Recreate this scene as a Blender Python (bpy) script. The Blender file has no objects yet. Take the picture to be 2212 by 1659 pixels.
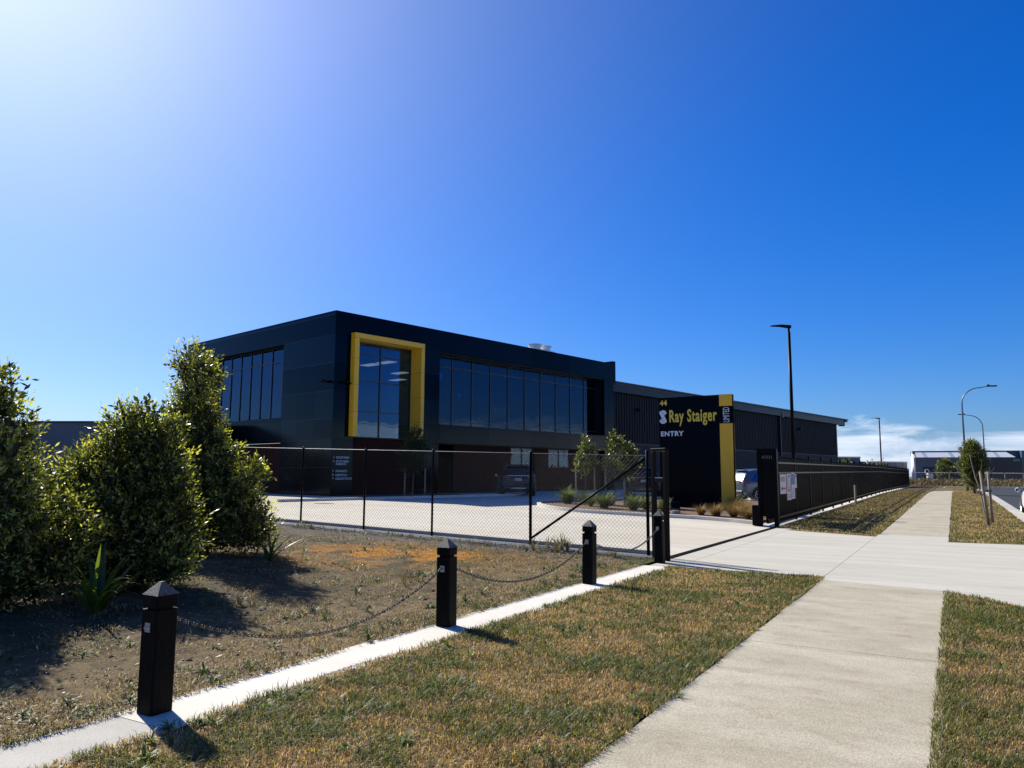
import bpy, bmesh, math, random
import numpy as np
from mathutils import Vector, Matrix, noise
random.seed(7); rng = np.random.default_rng(7)
R = math.radians
scene = bpy.context.scene
C = scene.collection

# ------------------------------------------------------------------ camera, sky, sun, exposure
H = 1.5
PITCH, ROLL, FOC = 0.117907, 0.005579, 1631.2
cam = bpy.data.cameras.new("camera"); cam_ob = bpy.data.objects.new("camera", cam); C.objects.link(cam_ob)
cam.sensor_width = 36.0; cam.lens = FOC / 2212 * 36.0; cam.clip_start = 0.05; cam.clip_end = 6000
sp, cp, sr, cr = math.sin(PITCH), math.cos(PITCH), math.sin(ROLL), math.cos(ROLL)
right = Vector((cr, -sp * sr, cp * sr)); up = Vector((-sr, -sp * cr, cp * cr)); back = Vector((0, -cp, -sp))
cam_ob.matrix_world = Matrix(((right.x, up.x, back.x, 0), (right.y, up.y, back.y, 0), (right.z, up.z, back.z, H), (0, 0, 0, 1)))
scene.camera = cam_ob

SUN_AZ, SUN_EL = -38.5, 36.0          # azimuth clockwise from +Y, elevation
sun_dir = Vector((math.sin(R(SUN_AZ)) * math.cos(R(SUN_EL)), math.cos(R(SUN_AZ)) * math.cos(R(SUN_EL)), math.sin(R(SUN_EL))))
sun = bpy.data.lights.new("sun", 'SUN'); sun.energy = 5.0; sun.angle = R(0.53); sun.color = (1.0, 0.945, 0.84)
sun_ob = bpy.data.objects.new("sun", sun); C.objects.link(sun_ob)
sun_ob.rotation_euler = sun_dir.to_track_quat('Z', 'Y').to_euler(); sun_ob.location = (-20, 20, 30)

world = bpy.data.worlds.new("World"); scene.world = world; world.use_nodes = True
wn, wl = world.node_tree.nodes, world.node_tree.links
wn.clear()
w_out = wn.new('ShaderNodeOutputWorld'); w_bg = wn.new('ShaderNodeBackground'); w_bg.inputs['Strength'].default_value = 0.062
sky = wn.new('ShaderNodeTexSky'); sky.sky_type = 'NISHITA'; sky.sun_disc = False
sky.sun_elevation = R(SUN_EL); sky.sun_rotation = R(SUN_AZ); sky.altitude = 0; sky.air_density = 1.0; sky.dust_density = 0.6; sky.ozone_density = 3.0
def wmath(op, a, b=None, clamp=False):
    n = wn.new('ShaderNodeMath'); n.operation = op; n.use_clamp = clamp
    for i, v in enumerate((a, b)):
        if v is None: continue
        if isinstance(v, (int, float)): n.inputs[i].default_value = v
        else: wl.new(v, n.inputs[i])
    return n.outputs[0]
tc = wn.new('ShaderNodeTexCoord')
hs = wn.new('ShaderNodeHueSaturation'); hs.inputs['Saturation'].default_value = 1.35; hs.inputs['Value'].default_value = 1.0
wl.new(sky.outputs[0], hs.inputs['Color'])
tint = wn.new('ShaderNodeMix'); tint.data_type = 'RGBA'; tint.blend_type = 'MULTIPLY'; tint.inputs[0].default_value = 1.0
wl.new(hs.outputs[0], tint.inputs[6])
tcol = wn.new('ShaderNodeMix'); tcol.data_type = 'RGBA'; tcol.inputs[6].default_value = (0.56, 0.76, 1.30, 1); tcol.inputs[7].default_value = (0.10, 0.84, 1.60, 1); wl.new(tcol.outputs[2], tint.inputs[7])
dot = wn.new('ShaderNodeVectorMath'); dot.operation = 'DOT_PRODUCT'; nrm = wn.new('ShaderNodeVectorMath'); nrm.operation = 'NORMALIZE'
wl.new(tc.outputs['Generated'], nrm.inputs[0]); wl.new(nrm.outputs[0], dot.inputs[0]); dot.inputs[1].default_value = sun_dir
dpos = wmath('MAXIMUM', dot.outputs['Value'], 0.0)
g1 = wmath('MULTIPLY', wmath('POWER', dpos, 7.0), 2.9)
g2 = wmath('MULTIPLY', wmath('POWER', dpos, 22.0), 1.5)
gl = g1
gcol = wn.new('ShaderNodeMix'); gcol.data_type = 'RGBA'; gcol.blend_type = 'ADD'; gcol.inputs[0].default_value = 1.0
gs = wn.new('ShaderNodeVectorMath'); gs.operation = 'SCALE'; gs.inputs[0].default_value = (0.88, 0.96, 1.0); wl.new(gl, gs.inputs['Scale'])
gs2 = wn.new('ShaderNodeVectorMath'); gs2.operation = 'SCALE'; gs2.inputs[0].default_value = (1.25, 1.1, 1.15); wl.new(g2, gs2.inputs['Scale']); gsum = wn.new('ShaderNodeVectorMath'); gsum.operation = 'ADD'; wl.new(gs.outputs[0], gsum.inputs[0]); wl.new(gs2.outputs[0], gsum.inputs[1])
wl.new(tint.outputs[2], gcol.inputs[6]); wl.new(gsum.outputs[0], gcol.inputs[7])
# clouds low over the horizon
sep = wn.new('ShaderNodeSeparateXYZ'); wl.new(nrm.outputs[0], sep.inputs[0]); wl.new(wmath('MULTIPLY', wmath('MULTIPLY', wmath('MAXIMUM', sep.outputs['Z'], 0.0), 2.6, True), wmath('SUBTRACT', 1.0, wmath('POWER', dpos, 3.0))), tcol.inputs[0])
dim = wn.new('ShaderNodeVectorMath'); dim.operation = 'SCALE'; wl.new(tint.outputs[2], dim.inputs[0]); wl.new(wmath('SUBTRACT', 1.0, wmath('MULTIPLY', wmath('POWER', dpos, 3.0), 0.22)), dim.inputs['Scale']); wl.new(dim.outputs[0], gcol.inputs[6])
mp = wn.new('ShaderNodeMapping'); mp.inputs['Scale'].default_value = (7.5, 7.5, 40.0); wl.new(nrm.outputs[0], mp.inputs[0])
cn = wn.new('ShaderNodeTexNoise'); cn.inputs['Scale'].default_value = 1.0; cn.inputs['Detail'].default_value = 9; cn.inputs['Roughness'].default_value = 0.62; cn.inputs['Distortion'].default_value = 0.5
wl.new(mp.outputs[0], cn.inputs['Vector'])
mp2 = wn.new('ShaderNodeMapping'); mp2.inputs['Scale'].default_value = (1.6, 1.6, 3.0); mp2.inputs['Location'].default_value = (0.9, 0.2, 0); wl.new(nrm.outputs[0], mp2.inputs[0])
cn2 = wn.new('ShaderNodeTexNoise'); cn2.inputs['Scale'].default_value = 1.4; cn2.inputs['Detail'].default_value = 3; wl.new(mp2.outputs[0], cn2.inputs['Vector'])
topz = wmath('ADD', wmath('MULTIPLY', sep.outputs['X'], 0.020), wmath('ADD', wmath('MULTIPLY', cn2.outputs[0], 0.04), 0.034))
edge = wmath('SUBTRACT', wmath('ADD', topz, wmath('MULTIPLY', wmath('SUBTRACT', cn.outputs[0], 0.5), 0.075)), sep.outputs['Z'])
cover = wmath('MULTIPLY', edge, 60.0, True)
cshade = wn.new('ShaderNodeValToRGB'); wl.new(cn.outputs[0], cshade.inputs[0])
cshade.color_ramp.elements[0].position = 0.36; cshade.color_ramp.elements[0].color = (5.2, 6.8, 9.6, 1)
cshade.color_ramp.elements[1].position = 0.64; cshade.color_ramp.elements[1].color = (11.8, 12.4, 13.4, 1)
cmix = wn.new('ShaderNodeMix'); cmix.data_type = 'RGBA'; wl.new(wmath('MULTIPLY', cover, 0.74), cmix.inputs[0]); wl.new(gcol.outputs[2], cmix.inputs[6]); wl.new(cshade.outputs[0], cmix.inputs[7])
wl.new(cmix.outputs[2], w_bg.inputs['Color']); wl.new(w_bg.outputs[0], w_out.inputs[0])

scene.view_settings.view_transform = 'Standard'; scene.view_settings.look = 'None'
scene.view_settings.exposure = 0.62; scene.view_settings.gamma = 1.0; scene.view_settings.use_curve_mapping = False
scene.render.engine = 'CYCLES'; scene.cycles.max_bounces = 8; scene.cycles.transparent_max_bounces = 16

# ------------------------------------------------------------------ frames of reference (metres)
SA = R(30.2); P0 = np.array([2.6, 13.3]); SV = np.array([math.sin(SA), math.cos(SA)]); NV = np.array([-math.cos(SA), math.sin(SA)])
SROT = math.pi / 2 - SA
def W(s, d):
    p = P0 + s * SV + d * NV; return float(p[0]), float(p[1])
def SD(x, y):
    v = np.array([x, y]) - P0; return float(v @ SV), float(v @ NV)
def zsd(s, d):
    L = 0.027 * np.clip(d, 0, 11.85); Rz = np.clip((s - 10) * 0.006, 0, 0.22); Wd = np.clip(1 - (d - 0.5) / 6.5, 0, 1)
    return L + Rz * Wd
def zw(x, y): return float(zsd(*SD(x, y)))

# ------------------------------------------------------------------ materials
def new_mat(name):
    m = bpy.data.materials.new(name); m.use_nodes = True; return m, m.node_tree.nodes, m.node_tree.links
def mat(name, col, rough=0.6, metal=0.0, var=0.0, scale=4.0, bump=0.0, bscale=60.0, spec=0.5, col2=None, stretch=None, detail=6):
    m, n, l = new_mat(name); b = n['Principled BSDF']
    b.inputs['Base Color'].default_value = (*col, 1); b.inputs['Roughness'].default_value = rough; b.inputs['Metallic'].default_value = metal
    b.inputs['Specular IOR Level'].default_value = spec
    t = n.new('ShaderNodeTexCoord'); src = t.outputs['Object']
    if stretch:
        mm = n.new('ShaderNodeMapping'); mm.inputs['Scale'].default_value = stretch; l.new(src, mm.inputs[0]); src = mm.outputs[0]
    if var > 0 or col2:
        nz = n.new('ShaderNodeTexNoise'); nz.inputs['Scale'].default_value = scale; nz.inputs['Detail'].default_value = detail; nz.inputs['Roughness'].default_value = 0.65
        l.new(src, nz.inputs['Vector'])
        r = n.new('ShaderNodeValToRGB'); l.new(nz.outputs[0], r.inputs[0])
        c2 = col2 if col2 else tuple(min(1, c * (1 + var)) for c in col)
        c1 = col if col2 else tuple(c * (1 - var) for c in col)
        r.color_ramp.elements[0].position = 0.32; r.color_ramp.elements[1].position = 0.68
        r.color_ramp.elements[0].color = (*c1, 1); r.color_ramp.elements[1].color = (*c2, 1)
        l.new(r.outputs[0], b.inputs['Base Color'])
    if bump > 0:
        n2 = n.new('ShaderNodeTexNoise'); n2.inputs['Scale'].default_value = bscale; n2.inputs['Detail'].default_value = 5; l.new(src, n2.inputs['Vector'])
        bp = n.new('ShaderNodeBump'); bp.inputs['Strength'].default_value = bump; bp.inputs['Distance'].default_value = 0.01
        l.new(n2.outputs[0], bp.inputs['Height']); l.new(bp.outputs[0], b.inputs['Normal'])
    return m
def concrete(name, a, b_, fine=0.10, sc=0.9, stain=(0.55, 0.5, 0.42), stain_amt=0.35, bump=0.25, streak=(1, 1, 1)):
    m, n, l = new_mat(name); b = n['Principled BSDF']; b.inputs['Roughness'].default_value = 0.85; b.inputs['Specular IOR Level'].default_value = 0.25
    t = n.new('ShaderNodeTexCoord')
    mm = n.new('ShaderNodeMapping'); mm.inputs['Rotation'].default_value = (0, 0, -SROT); l.new(t.outputs['Object'], mm.inputs[0])
    m3 = n.new('ShaderNodeMapping'); m3.inputs['Scale'].default_value = streak; l.new(mm.outputs[0], m3.inputs[0])
    def nz(s, d, src=m3, rr=0.6):
        q = n.new('ShaderNodeTexNoise'); q.inputs['Scale'].default_value = s; q.inputs['Detail'].default_value = d; q.inputs['Roughness'].default_value = rr; l.new(src.outputs[0], q.inputs['Vector']); return q
    big = nz(sc, 5); r = n.new('ShaderNodeValToRGB'); l.new(big.outputs[0], r.inputs[0])
    r.color_ramp.elements[0].position = 0.3; r.color_ramp.elements[1].position = 0.7
    r.color_ramp.elements[0].color = (*a, 1); r.color_ramp.elements[1].color = (*b_, 1)
    fn = nz(95, 4, mm, 0.75); fr = n.new('ShaderNodeMapRange'); fr.inputs[1].default_value = 0.3; fr.inputs[2].default_value = 0.7; fr.inputs[3].default_value = 1 - fine * 2.2; fr.inputs[4].default_value = 1 + fine * 1.4
    l.new(fn.outputs[0], fr.inputs[0])
    mx = n.new('ShaderNodeMix'); mx.data_type = 'RGBA'; mx.blend_type = 'MULTIPLY'; mx.inputs[0].default_value = 1; l.new(r.outputs[0], mx.inputs[6]); l.new(fr.outputs[0], mx.inputs[7])
    st = nz(3.1, 7, m3, 0.7); sr_ = n.new('ShaderNodeMapRange'); sr_.inputs[1].default_value = 0.5; sr_.inputs[2].default_value = 0.72; sr_.inputs[3].default_value = 0; sr_.inputs[4].default_value = stain_amt
    l.new(st.outputs[0], sr_.inputs[0])
    m2 = n.new('ShaderNodeMix'); m2.data_type = 'RGBA'; m2.blend_type = 'MULTIPLY'; l.new(sr_.outputs[0], m2.inputs[0]); l.new(mx.outputs[2], m2.inputs[6]); m2.inputs[7].default_value = (*stain, 1)
    l.new(m2.outputs[2], b.inputs['Base Color'])
    bp = n.new('ShaderNodeBump'); bp.inputs['Strength'].default_value = bump; bp.inputs['Distance'].default_value = 0.006; l.new(fn.outputs[0], bp.inputs['Height']); l.new(bp.outputs[0], b.inputs['Normal'])
    return m
def attr_mat(name, rough=0.7, trans=0.4, spec=0.3, noise_bump=0.0, tboost=(1.5, 1.6, 0.8)):
    m, n, l = new_mat(name); b = n['Principled BSDF']; b.inputs['Roughness'].default_value = rough; b.inputs['Specular IOR Level'].default_value = spec
    a = n.new('ShaderNodeAttribute'); a.attribute_name = 'Col'; l.new(a.outputs['Color'], b.inputs['Base Color'])
    if trans > 0:
        tr = n.new('ShaderNodeBsdfTranslucent'); mx = n.new('ShaderNodeMixShader'); mx.inputs[0].default_value = trans
        tb = n.new('ShaderNodeMix'); tb.data_type = 'RGBA'; tb.blend_type = 'MULTIPLY'; tb.inputs[0].default_value = 1; l.new(a.outputs['Color'], tb.inputs[6]); tb.inputs[7].default_value = (*tboost, 1)
        l.new(tb.outputs[2], tr.inputs['Color'])
        l.new(b.outputs[0], mx.inputs[1]); l.new(tr.outputs[0], mx.inputs[2]); l.new(mx.outputs[0], n['Material Output'].inputs[0])
    if noise_bump:
        t = n.new('ShaderNodeTexCoord'); q = n.new('ShaderNodeTexNoise'); q.inputs['Scale'].default_value = 55; q.inputs['Detail'].default_value = 8; q.inputs['Roughness'].default_value = 0.7; l.new(t.outputs['Object'], q.inputs['Vector'])
        mr = n.new('ShaderNodeMapRange'); mr.inputs[1].default_value = 0.3; mr.inputs[2].default_value = 0.7; mr.inputs[3].default_value = 0.5; mr.inputs[4].default_value = 1.5; l.new(q.outputs[0], mr.inputs[0])
        mx2 = n.new('ShaderNodeMix'); mx2.data_type = 'RGBA'; mx2.blend_type = 'MULTIPLY'; mx2.inputs[0].default_value = 1; l.new(a.outputs['Color'], mx2.inputs[6]); l.new(mr.outputs[0], mx2.inputs[7]); l.new(mx2.outputs[2], b.inputs['Base Color'])
        bp = n.new('ShaderNodeBump'); bp.inputs['Strength'].default_value = noise_bump; bp.inputs['Distance'].default_value = 0.02; l.new(q.outputs[0], bp.inputs['Height']); l.new(bp.outputs[0], b.inputs['Normal'])
    return m
def glass_mat(name, refl=0.3, tintc=(0.35, 0.5, 0.6), opacity=0.55, base=(0.01, 0.02, 0.03), wob=0.0):
    m, n, l = new_mat(name); n.remove(n['Principled BSDF'])
    tr = n.new('ShaderNodeBsdfTransparent'); tr.inputs[0].default_value = (*tintc, 1)
    df = n.new('ShaderNodeBsdfDiffuse'); df.inputs[0].default_value = (*base, 1)
    gl_ = n.new('ShaderNodeBsdfGlossy'); gl_.inputs['Roughness'].default_value = 0.01; gl_.inputs['Color'].default_value = (0.42, 0.66, 1.0, 1)
    fr = n.new('ShaderNodeFresnel'); fr.inputs[0].default_value = 1.5
    ad = n.new('ShaderNodeMath'); ad.operation = 'ADD'; ad.use_clamp = True; ad.inputs[1].default_value = refl; l.new(fr.outputs[0], ad.inputs[0])
    a = n.new('ShaderNodeMixShader'); a.inputs[0].default_value = opacity; l.new(tr.outputs[0], a.inputs[1]); l.new(df.outputs[0], a.inputs[2])
    c = n.new('ShaderNodeMixShader'); l.new(ad.outputs[0], c.inputs[0]); l.new(a.outputs[0], c.inputs[1]); l.new(gl_.outputs[0], c.inputs[2]); l.new(c.outputs[0], n['Material Output'].inputs[0])
    if wob:
        t = n.new('ShaderNodeTexCoord'); q = n.new('ShaderNodeTexNoise'); q.inputs['Scale'].default_value = 0.9; q.inputs['Detail'].default_value = 1; l.new(t.outputs['Object'], q.inputs['Vector'])
        bp = n.new('ShaderNodeBump'); bp.inputs['Strength'].default_value = wob; bp.inputs['Distance'].default_value = 0.02; l.new(q.outputs[0], bp.inputs['Height']); l.new(bp.outputs[0], gl_.inputs['Normal'])
    return m
def emit_mat(name, col, s):
    m, n, l = new_mat(name); b = n['Principled BSDF']; b.inputs['Base Color'].default_value = (0.7, 0.7, 0.7, 1); b.inputs['Emission Color'].default_value = (*col, 1); b.inputs['Emission Strength'].default_value = s; return m

M = {}
M['strip'] = concrete('strip_concrete', (0.62, 0.58, 0.49), (0.72, 0.68, 0.59), fine=0.07, stain_amt=0.12, bump=0.15)
M['path'] = concrete('path_concrete', (0.37, 0.33, 0.23), (0.52, 0.475, 0.36), fine=0.24, sc=1.1, stain_amt=0.5, streak=(1.6, 0.8, 1), bump=0.4)
M['apron'] = concrete('apron_concrete', (0.44, 0.415, 0.335), (0.53, 0.505, 0.425), fine=0.07, sc=0.6, stain_amt=0.38, streak=(2.6, 0.35, 1), bump=0.12)
M['yard'] = concrete('yard_concrete', (0.47, 0.425, 0.33), (0.60, 0.555, 0.455), fine=0.04, sc=0.35, stain_amt=0.30, stain=(0.66, 0.58, 0.48), streak=(1.6, 0.35, 1), bump=0.1)
M['kerb'] = concrete('kerb_concrete', (0.40, 0.38, 0.33), (0.52, 0.50, 0.44), fine=0.1, stain_amt=0.3)
M['asphalt'] = mat('asphalt', (0.040, 0.045, 0.052), 0.85, var=0.2, scale=1.2, bump=0.5, bscale=180, spec=0.2)
M['joint'] = mat('joint_fill', (0.05, 0.045, 0.035), 0.9, var=0.3, scale=6)
M['soil'] = mat('soil', (0.07, 0.052, 0.03), 0.95, col2=(0.13, 0.10, 0.05), scale=3.0, bump=0.8, bscale=30, spec=0.1)
M['ground'] = mat('dry_ground', (0.085, 0.08, 0.035), 0.95, col2=(0.19, 0.14, 0.07), scale=0.35, bump=0.7, bscale=14, spec=0.1)
M['turf'] = mat('turf_soil', (0.085, 0.065, 0.025), 0.95, col2=(0.20, 0.135, 0.06), scale=1.6, bump=0.9, bscale=45, spec=0.1)
M['dirt'] = attr_mat('bare_dirt', 0.95, 0, 0.12, noise_bump=0.9)
M['blade'] = attr_mat('grass_blades', 0.55, 0.35, 0.35)
M['leaf'] = attr_mat('leaf_surface', 0.38, 0.42, 0.45, tboost=(2.0, 2.1, 0.6))
M['stone'] = mat('stone', (0.16, 0.15, 0.14), 0.9, var=0.5, scale=9, bump=0.4, bscale=40)
M['gravel'] = mat('gravel', (0.10, 0.105, 0.11), 0.9, col2=(0.22, 0.22, 0.22), scale=34, bump=1.0, bscale=60)
M['mulch'] = mat('bark_mulch', (0.06, 0.03, 0.016), 0.95, col2=(0.2, 0.125, 0.07), scale=24, bump=1.0, bscale=50)
M['bark'] = mat('bark', (0.10, 0.075, 0.055), 0.9, var=0.35, scale=12, bump=0.6, bscale=40, stretch=(1, 1, 0.2))
M['palebark'] = mat('pale_bark', (0.30, 0.26, 0.20), 0.85, var=0.3, scale=14, bump=0.5, bscale=40, stretch=(1, 1, 0.2))
M['stake'] = mat('stake_timber', (0.24, 0.20, 0.14), 0.85, var=0.3, scale=10, bump=0.5, bscale=40, stretch=(3, 3, 0.3))
M['black_timber'] = mat('black_stained_timber', (0.0045, 0.0043, 0.004), 0.6, var=0.35, scale=14, bump=0.6, bscale=50, stretch=(3, 3, 0.25), spec=0.08)
M['timber_cap'] = mat('weathered_cap_timber', (0.03, 0.028, 0.025), 0.7, col2=(0.16, 0.15, 0.135), scale=22, bump=0.7, bscale=60, stretch=(3, 3, 0.5))
M['gal'] = mat('galvanised_steel', (0.52, 0.54, 0.56), 0.35, 0.85, var=0.12, scale=12)
M['chain'] = mat('dull_chain_steel', (0.05, 0.045, 0.04), 0.55, 0.4, var=0.25, scale=30)
M['black_metal'] = mat('black_powdercoat', (0.0025, 0.0025, 0.0032), 0.4, var=0.2, scale=3, spec=0.07)
M['black_pvc'] = mat('black_wire_coating', (0.010, 0.010, 0.010), 0.5, spec=0.4)
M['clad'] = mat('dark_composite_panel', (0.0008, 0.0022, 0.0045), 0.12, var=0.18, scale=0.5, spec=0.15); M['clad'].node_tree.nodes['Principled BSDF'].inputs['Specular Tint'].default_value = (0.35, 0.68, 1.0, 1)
M['satin'] = mat('satin_black_rail', (0.012, 0.013, 0.016), 0.32, spec=0.35)
_n, _l = M['clad'].node_tree.nodes, M['clad'].node_tree.links; _oi = _n.new('ShaderNodeObjectInfo'); _mr = _n.new('ShaderNodeMapRange'); _mr.inputs[3].default_value = 0.10; _mr.inputs[4].default_value = 0.19
_l.new(_oi.outputs['Random'], _mr.inputs[0]); _l.new(_mr.outputs[0], _n['Principled BSDF'].inputs['Specular IOR Level'])
M['clad_edge'] = mat('panel_edge_aluminium', (0.05, 0.065, 0.075), 0.3, 0.3)
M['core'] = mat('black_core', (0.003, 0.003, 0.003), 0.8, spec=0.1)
M['reveal'] = mat('dark_reveal_lining', (0.004, 0.005, 0.006), 0.45, spec=0.3)
M['yellow'] = mat('yellow_composite_panel', (0.82, 0.47, 0.025), 0.35, var=0.05, scale=1.5, spec=0.4)
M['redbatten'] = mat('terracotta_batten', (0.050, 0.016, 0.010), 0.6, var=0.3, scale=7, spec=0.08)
M['frame'] = mat('window_frame_black', (0.008, 0.010, 0.012), 0.35)
M['glass'] = glass_mat('tinted_window_glass', 0.03, (0.62, 0.72, 0.8), 0.12, (0.004, 0.010, 0.02), wob=0.25)
M['interior'] = mat('office_interior', (0.10, 0.12, 0.14), 0.8)
M['interior_dark'] = mat('office_interior_floor', (0.03, 0.035, 0.04), 0.8)
M['ceillight'] = emit_mat('ceiling_light_glow', (1.0, 0.97, 0.9), 0.36)
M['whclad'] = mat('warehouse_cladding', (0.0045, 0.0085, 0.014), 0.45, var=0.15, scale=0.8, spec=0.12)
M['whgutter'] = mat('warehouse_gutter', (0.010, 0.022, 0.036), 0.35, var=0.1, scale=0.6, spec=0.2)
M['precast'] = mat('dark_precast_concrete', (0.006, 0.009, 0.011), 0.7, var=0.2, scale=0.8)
M['roof'] = mat('warehouse_roof_steel', (0.014, 0.018, 0.022), 0.45, var=0.15, scale=2)
M['white'] = mat('white_paint', (0.75, 0.75, 0.73), 0.5, var=0.06, scale=3)
M['lettergrey'] = mat('pale_letter_vinyl', (0.72, 0.76, 0.82), 0.45)
M['signblue'] = mat('sign_panel_navy', (0.0006, 0.0016, 0.006), 0.2, var=0.15, scale=0.7, spec=0.06)
M['letteryellow'] = mat('yellow_letter_vinyl', (0.76, 0.58, 0.05), 0.45)
M['red'] = mat('red_print', (0.45, 0.03, 0.03), 0.5)
M['bluep'] = mat('blue_print', (0.03, 0.16, 0.38), 0.5)
M['noticew'] = mat('notice_white', (0.66, 0.62, 0.60), 0.5, var=0.05, scale=6)
M['greyp'] = mat('grey_print', (0.30, 0.30, 0.30), 0.6)
M['tyre'] = mat('tyre_rubber', (0.012, 0.012, 0.012), 0.8)
M['rim'] = mat('alloy_rim', (0.6, 0.6, 0.62), 0.25, 0.9)
M['carglass'] = glass_mat('car_glass', 0.16, (0.1, 0.1, 0.1), 0.85, (0.004, 0.005, 0.006))
def paint(name, col, metal=0.4):
    m = mat(name, col, 0.3, metal, spec=0.3); b = m.node_tree.nodes['Principled BSDF']; b.inputs['Coat Weight'].default_value = 0.35; b.inputs['Coat Roughness'].default_value = 0.04; return m
M['paint_dark'] = paint('dark_car_paint', (0.010, 0.020, 0.032)); M['paint_black'] = paint('black_car_paint', (0.012, 0.013, 0.016))
M['paint_blue'] = paint('blue_grey_car_paint', (0.13, 0.17, 0.20), 0.4); M['paint_white'] = paint('white_car_paint', (0.72, 0.72, 0.72), 0.0)
M['plastic'] = mat('black_plastic', (0.012, 0.012, 0.013), 0.5)
M['tail'] = mat('tail_light_red', (0.28, 0.02, 0.02), 0.2, spec=0.6)
M['farwhite'] = mat('far_white_steel', (0.62, 0.63, 0.62), 0.5, var=0.06, scale=0.5)
M['farroof'] = mat('far_pale_roof', (0.60, 0.62, 0.63), 0.45, var=0.04, scale=0.5)
M['farroof2'] = mat('far_skylight_roof', (0.36, 0.40, 0.44), 0.45)
M['fargrey'] = mat('far_grey_wall', (0.10, 0.125, 0.15), 0.6, var=0.1, scale=0.4)
M['fardark'] = mat('far_dark_door', (0.012, 0.02, 0.03), 0.5)
M['farblue'] = mat('far_blue_wall', (0.045, 0.085, 0.14), 0.5, var=0.08, scale=0.3)
M['fartan'] = mat('far_grey_tan_wall', (0.24, 0.24, 0.235), 0.7, var=0.06, scale=0.3)
M['pole_grey'] = mat('galvanised_pole', (0.16, 0.19, 0.22), 0.45, 0.5, var=0.1, scale=2)
M['strap'] = mat('black_tie_strap', (0.012, 0.012, 0.018), 0.6)
M['green_sign'] = mat('green_sign_face', (0.02, 0.22, 0.16), 0.5)

# ------------------------------------------------------------------ mesh helpers
class MB:
    def __init__(s): s.v = []; s.f = []
    def box(s, x0, x1, y0, y1, z0, z1):
        b = len(s.v); s.v += [(x0, y0, z0), (x1, y0, z0), (x1, y1, z0), (x0, y1, z0), (x0, y0, z1), (x1, y0, z1), (x1, y1, z1), (x0, y1, z1)]
        s.f += [tuple(b + i for i in q) for q in ((0, 3, 2, 1), (4, 5, 6, 7), (0, 1, 5, 4), (1, 2, 6, 5), (2, 3, 7, 6), (3, 0, 4, 7))]; return s
    def prism(s, pts, z0, z1):
        b = len(s.v); n = len(pts); s.v += [(p[0], p[1], z0) for p in pts] + [(p[0], p[1], z1) for p in pts]
        s.f += [tuple(b + i for i in reversed(range(n))), tuple(b + n + i for i in range(n))] + [(b + i, b + (i + 1) % n, b + n + (i + 1) % n, b + n + i) for i in range(n)]; return s
    def poly(s, pts):
        b = len(s.v); s.v += [tuple(p) for p in pts]; s.f.append(tuple(range(b, b + len(pts)))); return s
    def tube(s, pts, r, n=8, cap=True):
        pts = [Vector(p) for p in pts]; rs = r if isinstance(r, (list, tuple)) else [r] * len(pts); base = len(s.v); prev = None
        for i, p in enumerate(pts):
            t = (pts[min(i + 1, len(pts) - 1)] - pts[max(i - 1, 0)]).normalized()
            if prev is None:
                a = Vector((0, 0, 1)) if abs(t.z) < 0.9 else Vector((1, 0, 0)); u = t.cross(a).normalized()
            else: u = (prev - t * prev.dot(t)).normalized()
            prev = u; w = t.cross(u)
            for k in range(n):
                an = 2 * math.pi * k / n; q = p + (u * math.cos(an) + w * math.sin(an)) * rs[i]; s.v.append(tuple(q))
        for i in range(len(pts) - 1):
            for k in range(n):
                a = base + i * n + k; b = base + i * n + (k + 1) % n; s.f.append((a, b, b + n, a + n))
        if cap:
            s.f.append(tuple(base + k for k in reversed(range(n)))); e = base + (len(pts) - 1) * n; s.f.append(tuple(e + k for k in range(n)))
        return s
    def build(s, name, m, parent=None, smooth=False, bevel=0.0, loc=None):
        me = bpy.data.meshes.new(name); me.from_pydata(s.v, [], s.f); me.materials.append(m)
        if bevel:
            bm = bmesh.new(); bm.from_mesh(me); bmesh.ops.bevel(bm, geom=bm.edges[:], offset=bevel, segments=1, affect='EDGES', clamp_overlap=True); bm.to_mesh(me); bm.free()
        bm = bmesh.new(); bm.from_mesh(me); bmesh.ops.recalc_face_normals(bm, faces=bm.faces[:]); bm.to_mesh(me); bm.free()
        if smooth: me.polygons.foreach_set('use_smooth', [True] * len(me.polygons))
        return link(name, me, parent, loc)
def link(name, me, parent=None, loc=None):
    o = bpy.data.objects.new(name, me); C.objects.link(o)
    if parent is not None: o.parent = parent
    if loc is not None: o.location = loc
    return o
def tag(o, label=None, cat=None, group=None, kind=None):
    if label: o['label'] = label
    if cat: o['category'] = cat
    if group: o['group'] = group
    if kind: o['kind'] = kind
    return o
def thing(name, label, cat, loc=(0, 0, 0), rz=0.0, group=None):
    o = bpy.data.objects.new(name, None); C.objects.link(o); o.empty_display_size = 0.2; o.location = loc; o.rotation_euler = (0, 0, rz); return tag(o, label, cat, group)
def inst(name, me, parent, loc=(0, 0, 0), rot=(0, 0, 0), scale=None):
    o = bpy.data.objects.new(name, me); C.objects.link(o); o.parent = parent; o.location = loc; o.rotation_euler = rot
    if scale: o.scale = scale
    return o
def copy_tree(o, parent=None):
    c = o.copy(); C.objects.link(c); c.parent = parent
    for ch in list(o.children): copy_tree(ch, c)
    return c
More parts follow.
